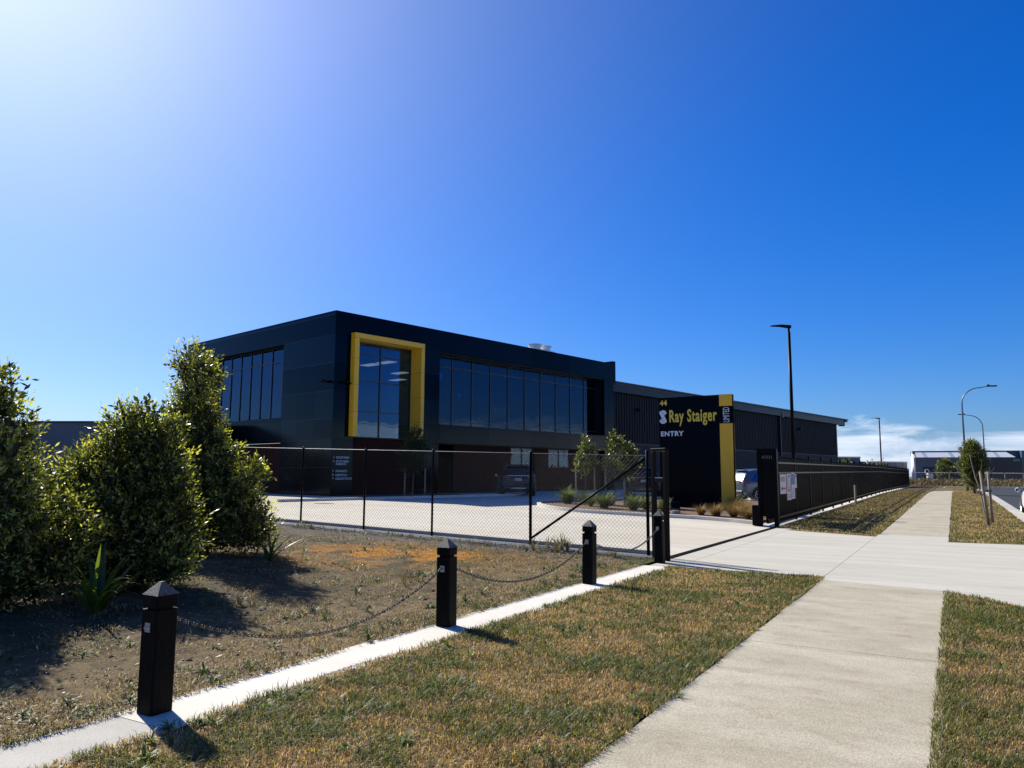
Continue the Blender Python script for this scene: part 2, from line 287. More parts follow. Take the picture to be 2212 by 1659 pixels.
def text(name, body, m, parent, loc, size, rot=(math.pi / 2, 0, 0), sx=1.0, bold=0.0, ext=0.004, align='LEFT', space=1.0):
    cu = bpy.data.curves.new(name, 'FONT'); cu.body = body; cu.size = size; cu.offset = bold; cu.extrude = ext; cu.align_x = align; cu.space_character = space; cu.resolution_u = 3
    t = bpy.data.objects.new('tmp', cu); C.objects.link(t); bpy.context.view_layer.update()
    dg = bpy.context.evaluated_depsgraph_get(); me = bpy.data.meshes.new_from_object(t.evaluated_get(dg)); me.materials.clear(); me.materials.append(m)
    bpy.data.objects.remove(t); bpy.data.curves.remove(cu)
    for v in me.vertices: v.co.x *= sx
    return inst(name, me, parent, loc, rot)
SB = [10, 14, 18, 22, 26, 30, 34, 38, 42, 46.667]; DB = [0, 0.5, 1.5, 3, 4.5, 7, 11.85]
def drape(name, pts, off, m, thick=0.0, parent=None, kind='structure', bevel=0):
    """a sheet (or slab) cut from a street-frame outline and laid on the sloping ground"""
    bm = bmesh.new(); vs = [bm.verts.new((p[0], p[1], 0)) for p in pts]; bm.faces.new(vs)
    smin, smax = min(p[0] for p in pts), max(p[0] for p in pts); dmin, dmax = min(p[1] for p in pts), max(p[1] for p in pts)
    for s in SB:
        if smin < s < smax: bmesh.ops.bisect_plane(bm, geom=bm.verts[:] + bm.edges[:] + bm.faces[:], plane_co=(s, 0, 0), plane_no=(1, 0, 0))
    for d in DB:
        if dmin < d < dmax: bmesh.ops.bisect_plane(bm, geom=bm.verts[:] + bm.edges[:] + bm.faces[:], plane_co=(0, d, 0), plane_no=(0, 1, 0))
    bmesh.ops.triangulate(bm, faces=[f for f in bm.faces if len(f.verts) > 4])
    if thick:
        bmesh.ops.recalc_face_normals(bm, faces=bm.faces[:])
        r = bmesh.ops.extrude_face_region(bm, geom=bm.faces[:])
        for v in r['geom']:
            if isinstance(v, bmesh.types.BMVert): v.co.z -= thick
    for v in bm.verts:
        s, d = v.co.x, v.co.y; x, y = W(s, d); v.co = (x, y, v.co.z + off + float(zsd(s, d)))
    bmesh.ops.recalc_face_normals(bm, faces=bm.faces[:])
    if not thick:
        for f in bm.faces:
            if f.normal.z < 0: f.normal_flip()
    me = bpy.data.meshes.new(name); bm.to_mesh(me); bm.free(); me.materials.append(m)
    o = link(name, me, parent)
    if kind and parent is None: o['kind'] = kind
    return o
def rect(s0, s1, d0, d1): return [(s0, d0), (s1, d0), (s1, d1), (s0, d1)]
def arr_mesh(name, V, F, cols=None, m=None, parent=None, smooth=False):
    """V (n,3), F (m,k) same k for all; cols (m,3) per face"""
    me = bpy.data.meshes.new(name); nV, (nF, k) = len(V), F.shape
    me.vertices.add(nV); me.vertices.foreach_set('co', V.astype(np.float32).ravel())
    me.loops.add(nF * k); me.loops.foreach_set('vertex_index', F.astype(np.int32).ravel())
    me.polygons.add(nF); me.polygons.foreach_set('loop_start', np.arange(0, nF * k, k, dtype=np.int32)); me.polygons.foreach_set('loop_total', np.full(nF, k, dtype=np.int32))
    if smooth: me.polygons.foreach_set('use_smooth', np.ones(nF, bool))
    me.update()
    if cols is not None:
        a = me.color_attributes.new('Col', 'FLOAT_COLOR', 'CORNER'); c = np.ones((nF * k, 4), np.float32); c[:, :3] = np.repeat(cols, k, axis=0); a.data.foreach_set('color', c.ravel())
    me.validate(); me.materials.append(m)
    return link(name, me, parent)
_tab = rng.random((256, 256))
def vnoise(x, y, sc=1.0, oct=3):
    x = np.asarray(x, float) * sc + 31.7; y = np.asarray(y, float) * sc + 57.3; r = 0; amp = 1; tot = 0
    for _ in range(oct):
        xi, yi = np.floor(x).astype(int), np.floor(y).astype(int); fx, fy = x - xi, y - yi; fx = fx * fx * (3 - 2 * fx); fy = fy * fy * (3 - 2 * fy)
        g = lambda a, b: _tab[a % 256, b % 256]
        r = r + amp * ((g(xi, yi) * (1 - fx) + g(xi + 1, yi) * fx) * (1 - fy) + (g(xi, yi + 1) * (1 - fx) + g(xi + 1, yi + 1) * fx) * fy)
        tot += amp; amp *= 0.5; x = x * 2.03 + 11; y = y * 2.03 + 7
    return r / tot

# ------------------------------------------------------------------ ground, paths, road
drape('ground', rect(-400, 900, -6.3, 900), -0.03, M['ground'])
drape('road_base', rect(-400, 900, -15.6, -6.3), -0.18, M['ground'])
drape('ground_across_road', rect(-400, 900, -900, -15.6), -0.03, M['ground'])
drape('road', rect(-60, 84, -15.2, -6.78), -0.085, M['asphalt'])
JX = 0.008
def wob(pts_s, d, amp, seed):
    return [(s, d + amp * (vnoise(s * 1.0, seed, 1.3, 3) - 0.5)) for s in pts_s]
def slab(name, s0, s1, d0, d1, m, par, s0b=None, s1b=None, amp=0.0, off=0.008, th=0.1):
    s0b = s0 if s0b is None else s0b; s1b = s1 if s1b is None else s1b; n = max(2, int(abs(s1 - s0) / 0.12))
    a = wob(np.linspace(s0 + JX / 2, s1 - JX / 2, n), d0, amp, 3.3); b = wob(np.linspace(s1b - JX / 2, s0b + JX / 2, n), d1, amp, 8.8)
    return drape(name, [(float(p), float(q)) for p, q in a + b], off, m, th, par)
# white mowing strip beneath the bollards, cast in lengths
sl = [-16, -13.0, -9.83, -6.62, -3.3, -0.68]
strip = tag(bpy.data.objects.new('mowing_strip', None), kind='structure'); C.objects.link(strip)
for i in range(len(sl) - 1):
    slab('concrete_slab', sl[i], sl[i + 1], -0.42, 0.12, M['strip'] if i > 1 else M['kerb'], strip, amp=0.035)
# footpath
fp = tag(bpy.data.objects.new('footpath', None), kind='structure'); C.objects.link(fp)
drape('path_bedding', rect(-16, 64, -4.32, -2.70), -0.012, M['joint'], parent=fp)
for a, b in ((-16, -9.6), (-9.6, -5.6), (-5.6, -1.25)): slab('path_slab', a, b, -4.30, -2.72, M['path'], fp, s0b=a, s1b=b if b > -2 and False else (b if b < -2 else -1.0), amp=0.05)
slab('path_slab', 7.2, 8.9, -4.25, -2.70, M['apron'], fp)
ss = [8.9, 13.4, 18, 22.5, 27, 31.5, 36, 41, 46, 51, 56]
for a, b in zip(ss[:-1], ss[1:]): slab('path_slab', a, b, -4.25, -2.72, M['path'], fp, amp=0.05)
drape('path_slab', [(56.005, -4.25), (59, -4.35), (62, -4.9), (63.6, -5.6), (62.2, -3.9), (59.5, -2.9), (56.005, -2.72)], 0.008, M['path'], 0.08, fp)
# driveway apron across the verge
dr = tag(bpy.data.objects.new('driveway', None), kind='structure'); C.objects.link(dr)
drape('driveway_bedding', [(-0.66, -2.70), (8.3, -2.70), (10.1, -0.1), (-0.62, -0.1)], -0.010, M['joint'], parent=dr)
drape('driveway_slab', [(-0.64, -2.694), (7.99, -2.694), (9.05, -0.45), (-0.62, -0.45)], 0.008, M['apron'], 0.1, dr)
drape('driveway_slab', [(-0.66, -0.44), (10.0, -0.44), (10.0, -0.02), (-0.66, -0.02)], 0.008, M['apron'], 0.1, dr)
drape('driveway_slab', [(-0.99, -2.702), (-1.24, -4.256), (-2.15, -5.1), (-3.6, -6.3), (10.2, -6.3), (7.4, -5.7), (7.195, -4.256), (7.195, -2.702)], 0.008, M['apron'], 0.1, dr)
drape('driveway_slab', [(-3.6, -6.305), (10.2, -6.305), (9.9, -6.75), (-3.3, -6.75)], -0.03, M['apron'], 0.1, dr)
# gate track
gt = thing('gate_track', 'steel rail for the sliding gate set flush across the driveway entrance', 'gate track', (*W(0, 0), 0.0), SROT)
MB().box(0.2, 10.0, 0.035, 0.075, 0.0, 0.016).build('channel', M['core'], gt); MB().box(0.2, 10.0, 0.10, 0.125, 0.0, 0.022).build('rail', M['black_metal'], gt)
# yard
yd = tag(bpy.data.objects.new('yard_pavement', None), kind='structure'); C.objects.link(yd)
drape('yard_bedding', [(0.95, 0.0), (60, 0.0), (60, 40), (0.95, 40)], -0.014, M['joint'], parent=yd)
dv = [0.15, 4.6, 9.2, 13.8, 18.4, 24, 32, 40]; sv_ = [0.98, 6.0, 11.0, 16, 22, 28, 34, 40, 48, 60]
for i in range(len(dv) - 1):
    for j in range(len(sv_) - 1):
        drape('yard_slab', rect(sv_[j] + 0.004, sv_[j + 1] - 0.004, dv[i] + 0.004, dv[i + 1] - 0.004), 0.006, M['yard'], 0.0, yd)
drape('yard_nib', rect(0.84, 0.97, 0.2, 24), 0.075, M['kerb'], 0.12)
drape('gravel_margin', rect(0.32, 0.84, 0.3, 24), 0.004, M['gravel'])
# kerb and gutter
kb = tag(bpy.data.objects.new('road_kerb', None), kind='structure'); C.objects.link(kb)
ks = [-20, -10, -3.4]; 
for s0, s1 in [(-22, -17.5), (-17.4, -12.9), (-12.8, -8.3), (-8.2, -3.6)] + [(10.3 + i * 4.0, 14.25 + i * 4.0) for i in range(17)]:
    drape('kerb_stone', rect(s0, s1, -6.49, -6.30), 0.012, M['kerb'], 0.15, kb); drape('gutter_channel', rect(s0, s1, -6.80, -6.50), -0.06, M['kerb'], 0.1, kb)
# verges
drape('grass_verge_near', rect(-16, -0.65, -2.69, -0.42), 0.004, M['turf'])
drape('grass_verge_roadside', [(-16, -6.3), (-3.6, -6.3), (-2.15, -5.1), (-1.25, -4.262), (-16, -4.31)], 0.004, M['turf'])
drape('grass_verge_by_fence', [(8.02, -2.69), (92, -2.69), (92, 0.0), (10.1, 0.0), (9.1, -0.45)], 0.004, M['turf'])
drape('grass_verge_kerbside', [(7.2, -4.26), (7.4, -5.7), (10.2, -6.29), (78, -6.29), (78, -4.26)], 0.004, M['turf'])
drape('fence_strip', rect(10.15, 88, 0.02, 0.42), 0.03, M['strip'], 0.08)
# cross road, its kerb and the bank beyond
def zpoly(name, pts, z, m, kind='structure'):
    o = MB().poly([(x, y, z) for x, y in pts]).build(name, m); me = o.data
    if me.polygons[0].normal.z < 0: me.flip_normals()
    return tag(o, kind=kind)
zpoly('cross_road', [(50, 77.5), (200, 80.5), (200, 88), (49, 86)], 0.14, M['asphalt'])
zpoly('road_junction', [(42.5, 72.5), (58, 72), (64, 79), (46, 79)], 0.125, M['asphalt'])
kx = MB().prism([(49, 86), (200, 88), (200, 88.4), (49, 86.4)], 0.1, 0.24).build('far_kerb', M['kerb']); tag(kx, kind='structure')
bank = MB()
bx = np.linspace(30, 230, 60)
for i in range(59):
    a, b = bx[i], bx[i + 1]; za = 0.80 + 0.12 * math.sin(i * 1.3); zb = 0.80 + 0.12 * math.sin((i + 1) * 1.3)
    bank.poly([(a, 98, 0.0), (b, 98, 0.0), (b, 101, zb), (a, 101, za)]); bank.poly([(a, 101, za), (b, 101, zb), (b, 190, 0.75), (a, 190, 0.75)])
tag(bank.build('bank', mat('bank_soil', (0.11, 0.08, 0.05), 0.95, col2=(0.18, 0.135, 0.085), scale=1.5, bump=0.8, bscale=8)), kind='structure')
tag(MB().prism([(40, 97.2), (230, 97.6), (230, 97.9), (40, 97.5)], 0.0, 0.2).build('bank_kerb', M['kerb']), kind='structure')

# ------------------------------------------------------------------ bare dirt in front of the chain fence
def dirt_sheet():
    S = np.arange(-15, 0.40, 0.07); D = np.concatenate([np.arange(0.115, 6, 0.07), np.arange(6, 24, 0.25)])
    ss_, dd = np.meshgrid(S, D, indexing='ij'); h = (vnoise(ss_, dd, 1.1, 4) - 0.5) * 0.05 + (vnoise(ss_, dd, 7.0, 3) - 0.5) * 0.045
    fade = np.clip((dd - 0.115) / 0.35, 0, 1) * np.clip((0.40 - ss_) / 0.4, 0, 1); z = zsd(ss_, dd) + 0.012 + h * fade - 0.010 * (1 - fade)
    X = P0[0] + ss_ * SV[0] + dd * NV[0]; Y = P0[1] + ss_ * SV[1] + dd * NV[1]
    V = np.stack([X, Y, z], -1).reshape(-1, 3); n, m_ = S.size, D.size; i, j = np.meshgrid(np.arange(n - 1), np.arange(m_ - 1), indexing='ij'); a = (i * m_ + j).ravel()
    F = np.stack([a, a + m_, a + m_ + 1, a + 1], -1)
    c = V[F].mean(1); cs = (c[:, :2] - P0) @ SV; cd = (c[:, :2] - P0) @ NV
    n1 = vnoise(cs, cd, 1.6, 4)[:, None]; n2 = vnoise(cs, cd, 9.0, 2)[:, None]
    n1 = np.clip((n1 - .5) * 1.8 + .5, 0, 1); col = np.array([0.060, 0.050, 0.026]) * (1 - n1) + np.array([0.165, 0.125, 0.062]) * n1
    dry = np.clip(1 - cd / 2.6, 0, 1)[:, None] * 0.8; col = col * (1 - dry) + np.array([0.25, 0.18, 0.09]) * dry
    ctr = np.array([-1.75, 12.9]); e = np.exp(-(((c[:, 0] + 1.9) / 1.7) ** 2 + ((c[:, 1] - 13.2) / 1.5) ** 2)) * np.clip((vnoise(cs + 9, cd, 2.2, 4) - 0.38) * 6, 0, 1)
    e = np.clip(e * 1.3, 0, 1)[:, None]; col = col * (1 - e) + np.array([0.40, 0.17, 0.012]) * e
    g = np.clip((cs + 1.3) / 1.2, 0, 1)[:, None] * 0.7; col = col * (1 - g) + np.array([0.10, 0.10, 0.10]) * g
    n3 = vnoise(cs + 3, cd, 14.0, 1)[:, None]; col = col * (0.36 + 0.5 * n2 + 0.5 * n3)
    o = arr_mesh('bare_dirt', V, F, col, M['dirt'], smooth=True); return tag(o, kind='structure')
dirt_sheet()

# ------------------------------------------------------------------ grass and weeds
def blades(name, pos, L, wdt, cols, lean=0.9, label=None, cat=None):
    n = len(pos); az = rng.random(n) * 2 * math.pi; le = lean * (0.35 + 0.65 * rng.random(n)); dirx, diry = np.cos(az), np.sin(az)
    side = np.stack([-diry, dirx, np.zeros(n)], 1) * (wdt / 2)[:, None]; tip = np.stack([dirx * np.sin(le), diry * np.sin(le), np.cos(le)], 1) * L[:, None]
    mid = np.stack([dirx * np.sin(le * .5), diry * np.sin(le * .5), np.cos(le * .5)], 1) * (L * 0.55)[:, None]
    V = np.empty((n, 5, 3)); V[:, 0] = pos - side; V[:, 1] = pos + side; V[:, 2] = pos + mid + side * .75; V[:, 3] = pos + mid - side * .75; V[:, 4] = pos + tip
    b = np.arange(n)[:, None] * 5; F = np.concatenate([b + [0, 1, 2], b + [0, 2, 3], b + [3, 2, 4]], 0)
    o = arr_mesh(name, V.reshape(-1, 3), F, np.tile(cols, (3, 1)), M['blade']); tag(o, label, cat, kind='stuff'); return o
def lawn(name, s0, s1, d0, d1, dens, label, inside=None, greenbias=0.0, Lr=(0.02, 0.048)):
    area = (s1 - s0) * (d1 - d0); n = int(area * dens); s = s0 + (s1 - s0) * rng.random(n); d = d0 + (d1 - d0) * rng.random(n)
    x = P0[0] + s * SV[0] + d * NV[0]; y = P0[1] + s * SV[1] + d * NV[1]; dist = np.hypot(x, y)
    keep = rng.random(n) < np.clip((6.5 / dist) ** 1.7, 0, 1)
    keep &= (y > 0.5)
    keep &= rng.random(n) < np.clip(0.35 + 2.2 * (vnoise(s + 17, d + 3, 3.1, 3) - 0.28), 0.25, 1)
    if inside is not None: keep &= inside(s, d)
    s, d, x, y, dist = (a[keep] for a in (s, d, x, y, dist)); n = len(s)
    g = 0.5 + 0.55 * (vnoise(s, d, 1.5, 4) - 0.5) + 0.55 * (vnoise(s, d, 5.5, 3) - 0.5) + greenbias
    edge = np.exp(-np.minimum(np.abs(d - d0), np.abs(d - d1)) / 0.14) * 0.13; gm = np.clip((g + edge - 0.46) * 6, 0, 1)
    gm = (rng.random(n) < gm * 0.56 + 0.05).astype(float); r = rng.random(n)[:, None]
    big = (0.72 + 0.62 * vnoise(s + 40, d, 0.9, 3))[:, None]; dry = (np.array([0.14, 0.085, 0.035]) * (1 - r ** 1.7) + np.array([0.74, 0.50, 0.26]) * r ** 1.6) * big; grn = np.array([0.035, 0.05, 0.010]) * (1 - r) + np.array([0.19, 0.20, 0.045]) * r
    col = dry * (1 - gm[:, None]) + grn * gm[:, None]; wide = np.clip(dist / 6.5, 1, 5)
    L = (Lr[0] + (Lr[1] - Lr[0]) * rng.random(n)) * (1 + 0.6 * gm) * (0.7 + 0.8 * vnoise(s + 9, d + 30, 2.0, 3)) ; wdt = (0.0032 + 0.003 * rng.random(n)) * wide
    pos = np.stack([x, y, zsd(s, d) + 0.003], 1); return blades(name, pos, L, wdt, col, 1.25, label, 'grass')
lawn('grass', -12.5, -0.66, -2.72, -0.36, 11500, 'dry brown and green lawn between the bollard strip and the footpath')
lawn('grass', -12.5, -1.25, -6.3, -4.25, 11000, 'patchy lawn filling the wedge right of the near footpath', inside=lambda s, d: ~((d < -4.25 - (s + 1.25) * -0.95 * 1.0) & (s > -1.0)) & (s < -1.25 + (d + 4.25) * 1.1), greenbias=0.05)
lawn('grass', 8.0, 62, -2.7, 0.0, 4200, 'mown grass between the picket fence and the far footpath', inside=lambda s, d: s > 8.04 + (d + 2.69) * 0.48 + np.maximum(0, d + .45) * 1.9, greenbias=0.06)
lawn('grass', 7.3, 76, -6.28, -4.27, 4200, 'mown grass strip between the far footpath and the kerb', inside=lambda s, d: s > 7.22 + (-4.26 - d) * .14 + np.maximum(0, -5.7 - d) * 4.6, greenbias=0.03)
# sparse dry grass and litter over the dirt
def dirt_grass():
    n = 130000; s = -12.5 + 12.9 * rng.random(n); d = 0.08 + 9 * rng.random(n) ** 1.8; k = (vnoise(s + 5, d, 1.9, 4) + 0.30 * np.exp(-d / 1.1)) > 0.50 + 0.22 * rng.random(n)
    s, d = s[k], d[k]; n = len(s); x = P0[0] + s * SV[0] + d * NV[0]; y = P0[1] + s * SV[1] + d * NV[1]; gm = (vnoise(s, d + 4, 2.3, 2) > 0.60).astype(float) * (rng.random(n) < .7)
    r = rng.random(n)[:, None]; dry = np.array([0.12, 0.08, 0.035]) * (1 - r ** 2) + np.array([0.55, 0.40, 0.23]) * r ** 2; grn = np.array([0.04, 0.06, 0.012]) * (1 - r) + np.array([0.10, 0.13, 0.03]) * r
    col = dry * (1 - gm[:, None]) + grn * gm[:, None]
    blades('dry_grass', np.stack([x, y, zsd(s, d) + 0.012], 1), 0.02 + 0.045 * rng.random(n), 0.003 + 0.004 * rng.random(n), col, 1.5, 'sparse dry grass wisps scattered over the bare dirt behind the bollards', 'grass')
dirt_grass()
def leafclump(pts, nleaf, Ln, wd, elev, colA, colB, name, label, cat, par=None, kind='stuff', m='blade'):
    """rosettes or tussocks: pts (x,y,z,scale) each with nleaf arching blades of 3 segments"""
    P = np.repeat(np.array(pts, float), nleaf, 0); n = len(P); az = rng.random(n) * 2 * math.pi; e0 = elev[0] + (elev[1] - elev[0]) * rng.random(n); L = Ln * P[:, 3] * (0.55 + 0.6 * rng.random(n)); w = wd * P[:, 3] * (0.7 + 0.6 * rng.random(n))
    dx, dy = np.cos(az), np.sin(az); side = np.stack([-dy, dx, np.zeros(n)], 1); cur = P[:, :3] + np.stack([dx, dy, np.zeros(n)], 1) * (0.06 * Ln * P[:, 3] * rng.random(n))[:, None]; V = np.empty((n, 7, 3)); ws = (0.55, 1.0, 0.75)
    for k in range(3):
        V[:, 2 * k] = cur - side * (w * ws[k] / 2)[:, None]; V[:, 2 * k + 1] = cur + side * (w * ws[k] / 2)[:, None]
        e = e0 - k * (0.25 + 0.45 * rng.random(n)); cur = cur + np.stack([dx * np.cos(e), dy * np.cos(e), np.sin(e)], 1) * (L / 3)[:, None]
    V[:, 6] = cur; b = np.arange(n)[:, None] * 7
    F = np.concatenate([b + [0, 1, 3], b + [0, 3, 2], b + [2, 3, 5], b + [2, 5, 4], b + [4, 5, 6]], 0); r = rng.random(n)[:, None]; c = np.array(colA) * (1 - r) + np.array(colB) * r
    o = arr_mesh(name, V.reshape(-1, 3), F, np.tile(c, (5, 1)), M[m], par)
    if par is None: tag(o, label, cat, kind=kind)
    elif kind: o['kind'] = kind
    return o
def patchy(n, f, seed, thr):
    out = []
    while len(out) < n:
        s_, d_ = f()
        if vnoise(s_ + seed, d_, 1.7, 3) > thr: out.append(sdpt(s_, d_, random.uniform(.35, 1.0) + .7 * random.random() ** 4))
    return out
def sdpt(s, d, sc=1.0): x, y = W(s, d); return (x, y, float(zsd(s, d)) + 0.004, sc)
w1 = [sdpt(-12 + 11.3 * random.random(), random.choice([-0.50, -2.62]) + random.uniform(-0.08, 0.14), random.uniform(0.6, 1.2)) for _ in range(90)]
w1 += patchy(240, lambda: (random.uniform(-11.5, -0.9), random.uniform(-2.6, -0.5)), 2, .55)
w1 += [sdpt(random.uniform(-11, -2.4), random.uniform(-5.2, -4.38), random.uniform(0.5, 1.2)) for _ in range(60)]
for _ in range(26): a = random.gauss(0, .16), random.gauss(0, .14); w1.append(sdpt(-9.35 + a[0] * 2.2, -0.52 + a[1] * .5, random.uniform(.7, 1.3)))
tufts = []
for (x, y) in [(0.93, 5.29), (0.61, 6.14), (-0.9, 5.05), (-0.4, 5.6), (-1.11, 4.61), (3.07, 9.57), (0.22, 4.8), (3.85, 6.51), (4.93, 8.14)]:
    for _ in range(16): tufts.append((x + random.gauss(0, .10), y + random.gauss(0, .08), .004, random.uniform(.5, 1.15)))
leafclump(tufts, 22, 0.10, 0.006, (0.3, 1.3), (0.04, 0.07, 0.014), (0.17, 0.21, 0.05), 'grass_tufts', 'thick green tufts standing out of the dry verge lawn', 'grass')
leafclump(w1, 16, 0.085, 0.011, (0.25, 1.2), (0.045, 0.085, 0.014), (0.16, 0.22, 0.045), 'weeds', 'green broad-bladed weeds in tufts across the verge lawn', 'weeds')
w2 = [sdpt(random.uniform(-11, 0.2), 0.14 + abs(random.gauss(0, 0.35)), random.uniform(0.5, 1.4)) for _ in range(85)] + patchy(210, lambda: (random.uniform(-11, 0), random.uniform(0.3, 7.5)), 5, .56)
for c in ((-9.1, 0.4), (-10.6, 0.45), (-2.4, 0.35), (-6.9, 1.3), (-3.9, 2.0), (-5.6, 0.5), (-1.6, 0.5)): w2 += [sdpt(c[0] + random.gauss(0, .22), c[1] + abs(random.gauss(0, .13)), random.uniform(.7, 1.4)) for _ in range(10)]
leafclump(w2, 15, 0.10, 0.012, (0.3, 1.3), (0.030, 0.055, 0.012), (0.10, 0.14, 0.035), 'weeds', 'low dark green weeds dotted over the bare dirt by the strip', 'weeds')
w3 = [sdpt(random.uniform(-0.4, 0.25), random.uniform(0.8, 9), random.uniform(.6, 1.4)) for _ in range(60)] + [sdpt(0.1 + random.gauss(0, .15), 2.2 + random.gauss(0, .3), 2.6) for _ in range(8)]
leafclump(w3, 14, 0.16, 0.007, (0.9, 1.5), (0.10, 0.08, 0.035), (0.28, 0.22, 0.12), 'weeds', 'tall straw coloured weeds along the foot of the chain link fence', 'weeds')
w4 = [sdpt(-4.6 + random.gauss(0, .25), 1.9 + random.gauss(0, .25), 1.3) for _ in range(9)] + [sdpt(-7.1 + random.gauss(0, .2), 2.3 + random.gauss(0, .12), 1.0) for _ in range(10)] + [sdpt(-8.9 + random.gauss(0, .12), 2.2 + random.gauss(0, .12), .8) for _ in range(4)]
leafclump(w4, 12, 0.17, 0.005, (1.0, 1.5), (0.07, 0.05, 0.03), (0.22, 0.17, 0.10), 'weeds', 'thin dry seeding weeds standing on the dirt behind the bollards', 'weeds')
def litter():
    n = 5200; s = -12 + 12.3 * rng.random(n); d = 0.15 + 8 * rng.random(n) ** 1.4; x = P0[0] + s * SV[0] + d * NV[0]; y = P0[1] + s * SV[1] + d * NV[1]; z = zsd(s, d) + 0.014 + .012 * rng.random(n); az = rng.random(n) * 6.28
    L = (.008 + .035 * rng.random(n) ** 3)[:, None]; w = (.002 + .007 * rng.random(n))[:, None]; u = np.stack([np.cos(az), np.sin(az), .35 * rng.normal(size=n)], 1); v = np.stack([-np.sin(az), np.cos(az), .3 * rng.normal(size=n)], 1); p = np.stack([x, y, z], 1)
    V = np.stack([p - u * L, p + v * w, p + u * L, p - v * w], 1); r = rng.random(n)[:, None]; arr_mesh_o = arr_mesh('dry_litter', V.reshape(-1, 3), np.arange(n * 4).reshape(-1, 4), np.array([.10, .06, .03]) * (1 - r) + np.array([.62, .50, .34]) * r, M['blade']); tag(arr_mesh_o, 'dead leaves and straw bits littering the bare dirt', 'leaf litter', kind='stuff')
litter()
def clods():
    n = 1500; s = -12 + 12.3 * rng.random(n); d = 0.2 + 8 * rng.random(n) ** 1.2; x = P0[0] + s * SV[0] + d * NV[0]; y = P0[1] + s * SV[1] + d * NV[1]; r = .010 + .030 * rng.random(n) ** 3; z = zsd(s, d) + 0.012
    V = (np.array([[1, 0, 0], [.3, .95, 0], [-.8, .6, 0], [-.8, -.6, 0], [.3, -.95, 0], [.2, .1, .6]])[None] * (0.6 + 0.7 * rng.random((n, 6, 1)))) * r[:, None, None] + np.stack([x, y, z], 1)[:, None]
    F = (np.arange(n)[:, None, None] * 6 + np.array([[0, 1, 5], [1, 2, 5], [2, 3, 5], [3, 4, 5], [4, 0, 5]])[None]).reshape(-1, 3); c = np.repeat(np.array([[.10, .08, .045]]) * (.6 + rng.random((n, 1))), 5, 0); tag(arr_mesh('soil_clods', V.reshape(-1, 3), F, c, M['dirt']), 'crumbly clods of soil on the bare dirt', 'soil', kind='stuff')
clods()
# loose stones on the dirt (the bigger ones singly)
def rock(r, sd_):
    bm = bmesh.new(); bmesh.ops.create_icosphere(bm, subdivisions=2, radius=r)
    for v in bm.verts: v.co *= 1 + 0.35 * noise.noise(v.co / r * 1.1 + Vector((sd_, 0, 0))); v.co.z *= 0.55
    me = bpy.data.meshes.new('stone'); bm.to_mesh(me); bm.free(); me.materials.append(M['stone']); return me
for (x, y, r, lab) in ((-4.02, 6.05, 0.075, 'dark rounded rock on the dirt at the left edge below the big bush'), (-2.62, 8.2, 0.035, 'small grey stone near the hanging chain behind the second bollard'),
                       (1.15, 12.2, 0.05, 'flat brown clod of soil just behind the third bollard')):
    o = link('stone', rock(r, x)); o.location = (x, y, zw(x, y) + r * 0.45); tag(o, lab, 'stone')
V, F = [], []; rr = []
n = 9000; s = -12 + 12.4 * rng.random(n); d = 0.2 + 9.5 * rng.random(n); x = P0[0] + s * SV[0] + d * NV[0]; y = P0[1] + s * SV[1] + d * NV[1]; r = 0.004 + 0.014 * rng.random(n) ** 4 + (s > -1.2) * 0.006; z = zsd(s, d) + 0.014
octv = np.array([[1, 0, 0], [0, 1, 0], [-1, 0, 0], [0, -1, 0], [0, 0, .7], [0, 0, -.7]]); octf = np.array([[0, 1, 4], [1, 2, 4], [2, 3, 4], [3, 0, 4], [1, 0, 5], [2, 1, 5], [3, 2, 5], [0, 3, 5]])
V = (octv[None] * (0.6 + 0.8 * rng.random((n, 6, 1)))) * r[:, None, None] + np.stack([x, y, z], 1)[:, None]
F = (np.arange(n)[:, None, None] * 6 + octf[None]).reshape(-1, 3)
tag(arr_mesh('pebbles', V.reshape(-1, 3), F, None, M['stone']), 'loose pebbles and grit scattered over the bare dirt', 'pebbles', kind='stuff')

# ------------------------------------------------------------------ bollards and chains
def make_bollard():
    t = thing('bollard', 'x', 'bollard', group='black timber bollards along the white strip')
    w = 0.079; hz = 0.66; c = 0.016
    p = MB(); prof = [(0, w), (hz, w), (hz, w - 0.020), (hz + 0.022, w - 0.020), (hz + 0.022, w), (0.755, w)]
    for i, (z, ww) in enumerate(prof): p.v += [(-ww + c, -ww, z), (ww - c, -ww, z), (ww, -ww + c, z), (ww, ww - c, z), (ww - c, ww, z), (-ww + c, ww, z), (-ww, ww - c, z), (-ww, -ww + c, z)]
    for i in range(len(prof) - 1):
        for k in range(8): a = i * 8 + k; b = i * 8 + (k + 1) % 8; p.f.append((a, b, b + 8, a + 8))
    p.f.append(tuple(reversed(range(8)))); p.build('post', M['black_timber'], t)
    q = MB(); z0, z1 = 0.7555, 0.835; w2 = w; q.v = [(-w2, -w2, z0), (w2, -w2, z0), (w2, w2, z0), (-w2, w2, z0), (-.012, -.012, z1), (.012, -.012, z1), (.012, .012, z1), (-.012, .012, z1)]
    q.f = [(0, 3, 2, 1), (4, 5, 6, 7), (0, 1, 5, 4), (1, 2, 6, 5), (2, 3, 7, 6), (3, 0, 4, 7)]; q.build('cap', M['timber_cap'], t)
    for sgn in (-1, 1):
        pl = MB().box(sgn * (w + 0.0005), sgn * (w + 0.0045), -0.025, 0.025, 0.520, 0.580).build('plate', M['gal'], t)
        MB().tube([(sgn * w, 0, 0.55), (sgn * (w + 0.022), 0, 0.55)], 0.010, 6).build('bolt', M['gal'], pl)
    return t
bol = make_bollard(); BS = [-9.66, -6.50, -3.10, -0.21]
